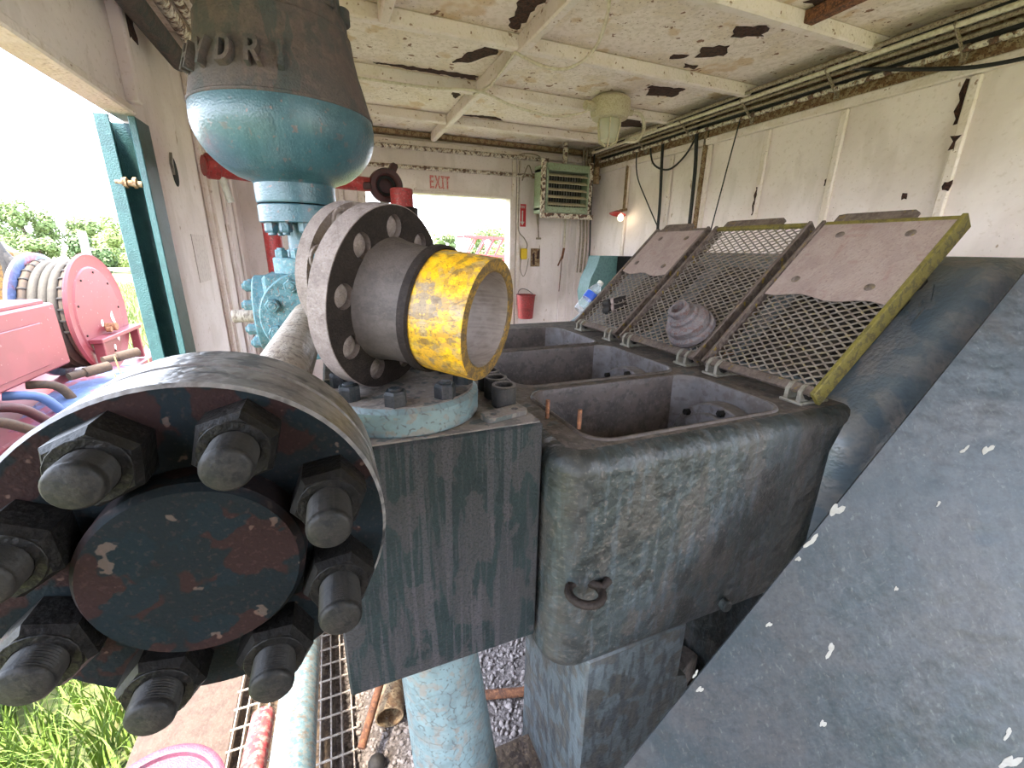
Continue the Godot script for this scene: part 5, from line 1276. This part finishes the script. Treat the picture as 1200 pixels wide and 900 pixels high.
func tree(label: String, p: Vector3, h: float, r: float, m: String, sd: int, leaves: int, leaf: float):
	var rng := RandomNumberGenerator.new(); rng.seed = sd
	var t := thing("leafy_tree", label, "tree", p, "trees beyond the field")
	var g := G.new(t)
	g.tube(spline([p, p + V(0.05, h * 0.3, 0), p + V(-0.05, h * 0.6, 0.1)], 3), r * 0.06, 8)
	part(g, "trunk", "bark", t)
	var cl := []
	for i in 16:
		var a := rng.randf() * TAU; var e := rng.randf_range(0.12, 0.84)
		var rr := r * sqrt(1.0 - pow((e - 0.42) / 0.62, 2.0)) * rng.randf_range(0.45, 0.8)
		cl.append([p + V(cos(a) * rr, h * e, sin(a) * rr), r * rng.randf_range(0.3, 0.48)])
	g = G.new(t)
	for i in leaves:
		var c = cl[rng.randi() % cl.size()]
		var d := V(rng.randfn(), rng.randfn(), rng.randfn()).normalized()
		var q: Vector3 = c[0] + d * c[1] * rng.randf_range(0.75, 1.05)
		if q.y < p.y + 0.05: continue
		var n := (d + V(rng.randf() - 0.5, rng.randf() * 0.8, rng.randf() - 0.5)).normalized()
		var s := n.cross(V(rng.randf() - 0.5, rng.randf() - 0.5, rng.randf() - 0.5)).normalized() * leaf * rng.randf_range(0.6, 1.2)
		var u := n.cross(s) * 0.6
		g.tri(q - s, q + u, q + s, n, n, n); g.tri(q - s, q + s, q - u, n, n, n)
	var o := part(g, "foliage", m, t); o.set_meta("kind", "stuff")

func scatter(called: String, label: String, mesh: Mesh, count: int, sd: int, x0: float, x1: float, z0: float, z1: float, s0: float, s1: float, parent):
	var rng := RandomNumberGenerator.new(); rng.seed = sd
	var mm := MultiMesh.new(); mm.transform_format = MultiMesh.TRANSFORM_3D; mm.mesh = mesh; mm.instance_count = count
	for i in count:
		mm.set_instance_transform(i, Transform3D(Basis.from_euler(Vector3(0, rng.randf() * TAU, 0)).scaled(Vector3.ONE * rng.randf_range(s0, s1)), V(rng.randf_range(x0, x1), -0.25, rng.randf_range(z0, z1))))
	var o := MultiMeshInstance3D.new(); o.name = called; o.multimesh = mm
	o.set_meta("kind", "stuff"); o.set_meta("label", label); o.set_meta("category", "grass")
	parent.add_child(o)

func outside():
	var g: G
	scatter("near_grass", "long bright grass growing beside the walkway", tuft_mesh("grass_blade", 1, 9, 0.3, 0.006), 1700, 2, -3.4, -0.8, -3.3, -0.3, 0.7, 1.3, self)
	scatter("field_grass", "green field grass beyond the trailer", tuft_mesh("leaf_light", 3, 9, 0.4, 0.012), 5000, 5, -14.0, -0.9, -24.0, -4.2, 0.8, 1.5, self)
	scatter("rear_grass", "rough grass behind the building", tuft_mesh("leaf_light", 4, 9, 0.4, 0.014), 1800, 8, -1.0, 9.0, -24.0, -5.2, 0.8, 1.5, self)
	# weeds in front of the trailer
	var rng := RandomNumberGenerator.new(); rng.seed = 77
	for i in 7:
		var b := V(-0.96 - 0.025 * i, -0.25, -2.25 - 0.13 * i)
		var w := thing("tall_weed", ["seeding weed stalk nearest the doorway post", "short bent weed stalk before the fender", "tall seeding weed before the red box", "leaning dry stalk by the blue fender", "thin dry stalk over the wheel", "bent weed stalk by the trailer hoses", "leftmost weed stalk before the red trailer"][i], "weed", b, "weeds before the trailer")
		var h := rng.randf_range(0.95, 1.3)
		var e := b + V(rng.randf_range(-0.12, 0.2), h, rng.randf_range(-0.2, 0.1))
		g = G.new(w); g.tube(spline([b, b.lerp(e, 0.5) + V(0.03, 0.05, 0), e], 5), 0.003, 5); part(g, "stalk", "dry_grass", w)
		for k in 3:
			var f := b.lerp(e, 0.45 + 0.15 * k); var a := rng.randf() * TAU
			g = G.new(w); g.tube(spline([f, f + V(cos(a) * 0.07, 0.05, sin(a) * 0.07), f + V(cos(a) * 0.16, 0.02, sin(a) * 0.16)], 3), 0.0022, 4); part(g, "leaf", "dry_grass", w)
	# trailer
	var t := thing("red_trailer", "red service trailer with a blue and red fender outside the side doorway", "trailer", V(-1.9, -0.25, -3.0))
	bx("tank_box", "truck_red", t, V(-1.98, 1.065, -2.7), V(0.84, 0.375, 1.5), 0.012)
	bx("box_lid", "truck_red", t, V(-1.98, 1.262, -2.75), V(0.8, 0.03, 1.3), 0.008)
	bx("side_panel", "truck_red", t, V(-1.556, 1.04, -2.75), V(0.012, 0.24, 1.0), 0.004)
	bx("deck", "truck_red", t, V(-1.95, 0.62, -3.3), V(0.85, 0.08, 3.2), 0.01)
	bx("rear_cabin", "truck_red", t, V(-2.55, 1.24, -3.9), V(0.5, 0.5, 0.7), 0.02)
	bx("blue_grille", "blue_steel", t, V(-2.29, 1.42, -3.85), V(0.03, 0.22, 0.3), 0.004)
	for z in [-3.22, -3.95]:
		g = G.new(t); g.x = G.along(V(-1.45, 0.17, z), V(1, 0, 0))
		g.lathe([Vector2(0.2, -0.02), Vector2(0.34, -0.04), Vector2(0.41, -0.02), Vector2(0.42, 0.05), Vector2(0.41, 0.15), Vector2(0.34, 0.17), Vector2(0.22, 0.15), Vector2(0.2, 0.12), Vector2(0, 0.1)], 36, false, V(0, .06, 0), 0.75)
		var wh := part(g, "wheel", "tyre", t)
		g = G.new(wh); g.cyl(V(-1.34, 0.17, z), V(-1.32, 0.17, z), 0.19, 28, -1, 0.01); part(g, "hub_disc", "hub_steel", wh)
	# double arched fender
	var rows := []
	for i in 25:
		var s := i / 24.0
		var z := -2.55 - 1.95 * s
		var y := 0.42 + 0.31 * pow(sin(PI * clampf(s, 0.0, 1.0)), 0.45)
		if i == 0 or i == 24: y = 0.3
		rows.append(PackedVector3Array([V(-1.62, y + 0.02, z), V(-1.5, y + 0.03, z), V(-1.32, y + 0.02, z), V(-1.24, y - 0.01, z), V(-1.21, y - 0.06, z), V(-1.21, y - 0.13, z)]))
	g = G.new(t); g.grid(rows, false, false, V(-1.6, 0.2, -3.4)); part(g, "fender", "fender_paint", t, "curved fender sprayed blue and red")
	bx("tow_step", "truck_red", t, V(-1.35, 0.42, -2.35), V(0.4, 0.06, 0.5), 0.01)
	bx("red_reflector", "sign_red", t, V(-1.2, 0.5, -2.45), V(0.02, 0.07, 0.3), 0.004)
	for i in 4:
		g = G.new(t)
		g.tube(spline([V(-1.62, 0.84, -2.5 - 0.2 * i), V(-1.5, 0.8, -2.6 - 0.18 * i), V(-1.45, 0.68 - 0.03 * i, -2.75 - 0.15 * i), V(-1.5, 0.6, -2.95 - 0.12 * i), V(-1.62, 0.62, -3.05 - 0.1 * i)], 5), 0.024, 9); part(g, "hose", ["hose_brown", "dark_red", "blue_steel", "hose_brown"][i], t)
	for p in [V(-1.47, 0.83, -3.35), V(-1.4, 0.86, -3.62)]:
		g = G.new(t); g.cyl(p, p + V(0.09, 0.01, -0.1), 0.032, 16, -1, 0.004); g.cyl(p - V(0.05, 0.005, -0.06), p, 0.024, 14); part(g, "pipe_stub", "hose_brown", t)
	# hose reel
	var rc := V(-1.64, 1.09, -4.13)
	var hr := thing("hose_reel", "red hose reel wound with thick grey hose on the trailer", "hose reel", rc - V(0, 0.42, 0))
	g = G.new(hr); g.x = G.along(rc, V(1, 0, 0)); g.lathe([Vector2(0, 0), Vector2(0.425, 0), Vector2(0.435, 0.012), Vector2(0.425, 0.026), Vector2(0.4, 0.02), Vector2(0.34, 0.014), Vector2(0.33, 0.022), Vector2(0, 0.022)], 56, false, V(0, -1, 0), 0.9); part(g, "near_disc", "truck_red", hr)
	g = G.new(hr); g.x = G.along(rc - V(0.27, 0, 0), V(1, 0, 0)); g.lathe([Vector2(0, 0.02), Vector2(0.41, 0.02), Vector2(0.435, 0.01), Vector2(0.435, -0.01), Vector2(0, -0.01)], 56, false, V(0, 0, 0), 0.9); part(g, "far_disc", "fender_paint", hr)
	for k in 9:
		var a := TAU * k / 9 + 0.3
		bolt("rim_bolt", "dark_steel", hr, rc + V(0.022, 0.3 * sin(a), 0.3 * cos(a)), V(1, 0, 0), 0.008, 0.006)
	for k in 5:
		var xk := rc.x - 0.225 + 0.05 * k
		g = G.new(hr)
		var ring := []
		for i in 33: ring.append(V(xk, rc.y + (0.36 + 0.008 * sin(k * 3.0)) * sin(TAU * i / 32), rc.z + (0.36 + 0.008 * sin(k * 3.0)) * cos(TAU * i / 32)))
		g.tube(ring, 0.028, 10, false)
		var ho := part(g, "hose_turn", "hose_grey" if k in [1, 2, 3] else "hose_brown", hr)
		if k in [0, 4]:
			for i in range(0, 64, 2):
				var a := TAU * i / 64
				var c := V(xk, rc.y + 0.36 * sin(a), rc.z + 0.36 * cos(a))
				if sin(a) < -0.3: continue
				g = G.new(ho); var d := V(0, cos(a), -sin(a)); g.ring(c, c + d * 0.012, 0.0335, 0.029, 12, 0.001); part(g, "hose_band", "black_rubber", ho)
	g = G.new(hr); g.bar(rc + V(0.06, -0.16, 0.28), rc + V(0.06, -0.16, -0.42), 0.08, 0.03, V(0, 1, 0), 0.004); part(g, "crossbar", "truck_red", hr)
	for z in [0.24, -0.38]:
		g = G.new(hr); g.bar(rc + V(0.06, -0.17, z), rc + V(0.06, -0.42, z), 0.06, 0.03, V(0, 0, 1), 0.004); part(g, "stand_leg", "truck_red", hr)
	g = G.new(hr); g.cyl(rc + V(0.02, -0.1, -0.02), rc + V(0.09, -0.1, -0.02), 0.03, 16, -1, 0.004); g.cyl(rc + V(0.05, -0.11, 0.05), rc + V(0.08, -0.11, 0.05), 0.02, 12); part(g, "axle_end", "rust", hr)
	# bare metal scrapes on the disc
	for q in [[0.02, -0.06, 0.03], [-0.16, -0.05, 0.045], [-0.17, -0.2, 0.035], [-0.08, -0.27, 0.028]]:
		var po := PackedVector2Array()
		for k in 11: po.append(Vector2(cos(TAU * k / 11) * q[2] * rng.randf_range(0.5, 1.1) * 0.7, sin(TAU * k / 11) * q[2] * rng.randf_range(0.6, 1.4)))
		g = G.new(hr); g.x = Transform3D(Basis(V(0, 0, -1), V(0, 1, 0), V(1, 0, 0)), rc + V(0.0225, q[1], q[0]))
		if not Geometry2D.triangulate_polygon(po).is_empty():
			g.prism(po, 0, 0.001, [], 2.0); part(g, "bare_patch", "white_paint", hr)
	# yellow machine behind the reel
	var ym := thing("yellow_engine", "rusty yellow engine with black hoses behind the hose reel", "engine", V(-2.6, 0.6, -5.0))
	g = G.new(ym); g.x = Transform3D(Basis.from_euler(Vector3(0, 0.3, 0)), V(-2.75, 1.25, -5.1)); g.box(Vector3.ZERO, V(0.55, 0.75, 0.5), 0.12); part(g, "block", "yellow_machine", ym)
	g = G.new(ym); g.box(V(-2.75, 0.3, -5.1), V(0.5, 1.1, 0.45), 0.02); part(g, "stand", "truck_red", ym)
	for i in 3:
		g = G.new(ym); g.tube(spline([V(-2.6 + 0.05 * i, 1.66, -5.0), V(-2.45, 1.62 - 0.05 * i, -4.85), V(-2.38 + 0.03 * i, 1.4, -4.8), V(-2.42, 1.2, -4.8)], 5), 0.035, 9); part(g, "hose", "black_rubber", ym)
	# white pole
	var po2 := solo("white_pole", V(-2.72, -0.25, -6.9), "slim white pole behind the hose reel", "pole")
	g = G.new(po2); g.cyl(V(-2.72, -0.25, -6.9), V(-2.68, 1.72, -6.9), 0.04, 10); fill(po2, g, "white_paint")
	var fe := thing("field_fence", "low grey rail fence across the field", "fence", V(-3.5, -0.25, -9.0))
	g = G.new(fe); g.bar(V(-7.5, 1.12, -10.5), V(-1.6, 1.12, -10.5), 0.05, 0.06); part(g, "rail", "grey_metal", fe)
	for x in [-7.4, -5.4, -3.4, -1.7]: bx("post", "grey_metal", fe, V(x, 0.45, -10.5), V(0.07, 1.4, 0.07))
	# trees on the left
	var n := 0
	var LT := ["dark tree at the far left edge of the doorway view", "light green tree second from the left", "mid green tree behind the yellow engine", "tallest broad tree above the hose reel", "tree right of the tallest one above the hose reel", "bright bushy tree left of the doorway post", "pale tree just beside the doorway post", "last pale tree at the doorway post"]
	for i in 8:
		n += 1
		tree(LT[i], V(-25.5 + 2.45 * i, -0.25, -42.0 + 2.6 * (i % 2)), [4.2, 3.7, 4.1, 4.7, 4.2, 3.6, 3.7, 3.6][i], 1.6, ["leaf_dark", "leaf_light", "leaf_mid", "leaf_mid", "leaf_mid", "leaf_light", "leaf_light", "leaf_light"][i], 300 + n, 5200, 0.12)
	for i in 6:
		n += 1
		tree(["low dark bush at the left under the trees", "low bush under the light tree", "low bush behind the reel", "low dark bush under the tallest tree", "bright low bush right of the reel", "pale low bush at the doorway post"][i], V(-20.5 + 2.3 * i, -0.25, -35.5), [2.3, 2.0, 2.2, 2.4, 2.0, 2.1][i], 1.05, ["leaf_dark", "leaf_mid", "leaf_mid", "leaf_dark", "leaf_light", "leaf_light"][i], 300 + n, 3600, 0.1)
	for q in [[1.8, -34, 3.7, 1.3, "leaf_mid", "tree behind the loose flange in the rear doorway"], [4.2, -33, 3.6, 1.3, "leaf_light", "pale tree at the left of the rear doorway"], [6.4, -32, 3.3, 1.2, "leaf_light", "pale tree in the middle of the rear doorway"], [8.4, -34, 3.3, 1.0, "leaf_mid", "small dark tree in the rear doorway"], [10.4, -31, 4.1, 1.4, "leaf_mid", "tallest tree at the right of the rear doorway"], [13.0, -33, 3.9, 1.4, "leaf_light", "pale tree at the right edge of the rear doorway"]]:
		n += 1
		tree(q[5], V(q[0], -0.25, q[1]), q[2], q[3], q[4], 300 + n, 4200, 0.1)
	# far rig equipment seen through the rear doorway
	var rg := thing("red_lattice_rig", "far red steel lattice frame seen through the rear doorway", "rig", V(5.8, -0.25, -18.0))
	for z in [-18.0, -17.0]:
		for y in [1.25, 1.95]:
			g = G.new(rg); g.bar(V(4.9, y + 0.1, z), V(6.9, y + 0.05, z), 0.09, 0.09); part(g, "chord", "red_paint", rg)
		for k in 5:
			g = G.new(rg); g.bar(V(4.95 + 0.4 * k, 1.3, z), V(5.35 + 0.4 * k, 2.02, z), 0.05, 0.05, V(0, 0, 1)); part(g, "brace", "red_paint", rg)
	for x in [5.0, 6.8]: bx("leg", "red_paint", rg, V(x, 0.5, -17.5), V(0.12, 1.5, 0.12))
	bx("drum", "red_paint", rg, V(5.2, 1.0, -17.2), V(0.5, 0.6, 0.6), 0.05)
	var br := thing("blue_rail_trailer", "far white and blue railed trailer behind the rear doorway", "trailer", V(7.0, -0.25, -17.5))
	bx("bed", "white_paint", br, V(6.6, 0.75, -15.8), V(4.4, 0.22, 1.2), 0.02); bx("stand", "white_paint", br, V(6.4, 0.2, -15.8), V(3.6, 0.9, 0.3), 0.02)
	for k in 6: bx("rail_post", "blue_steel", br, V(6.5 + 0.32 * k, 1.3, -15.5), V(0.05, 1.0, 0.05), 0)
	for y in [1.4, 1.78]: bx("rail", "blue_steel", br, V(7.3, y, -15.5), V(1.8, 0.06, 0.05), 0)
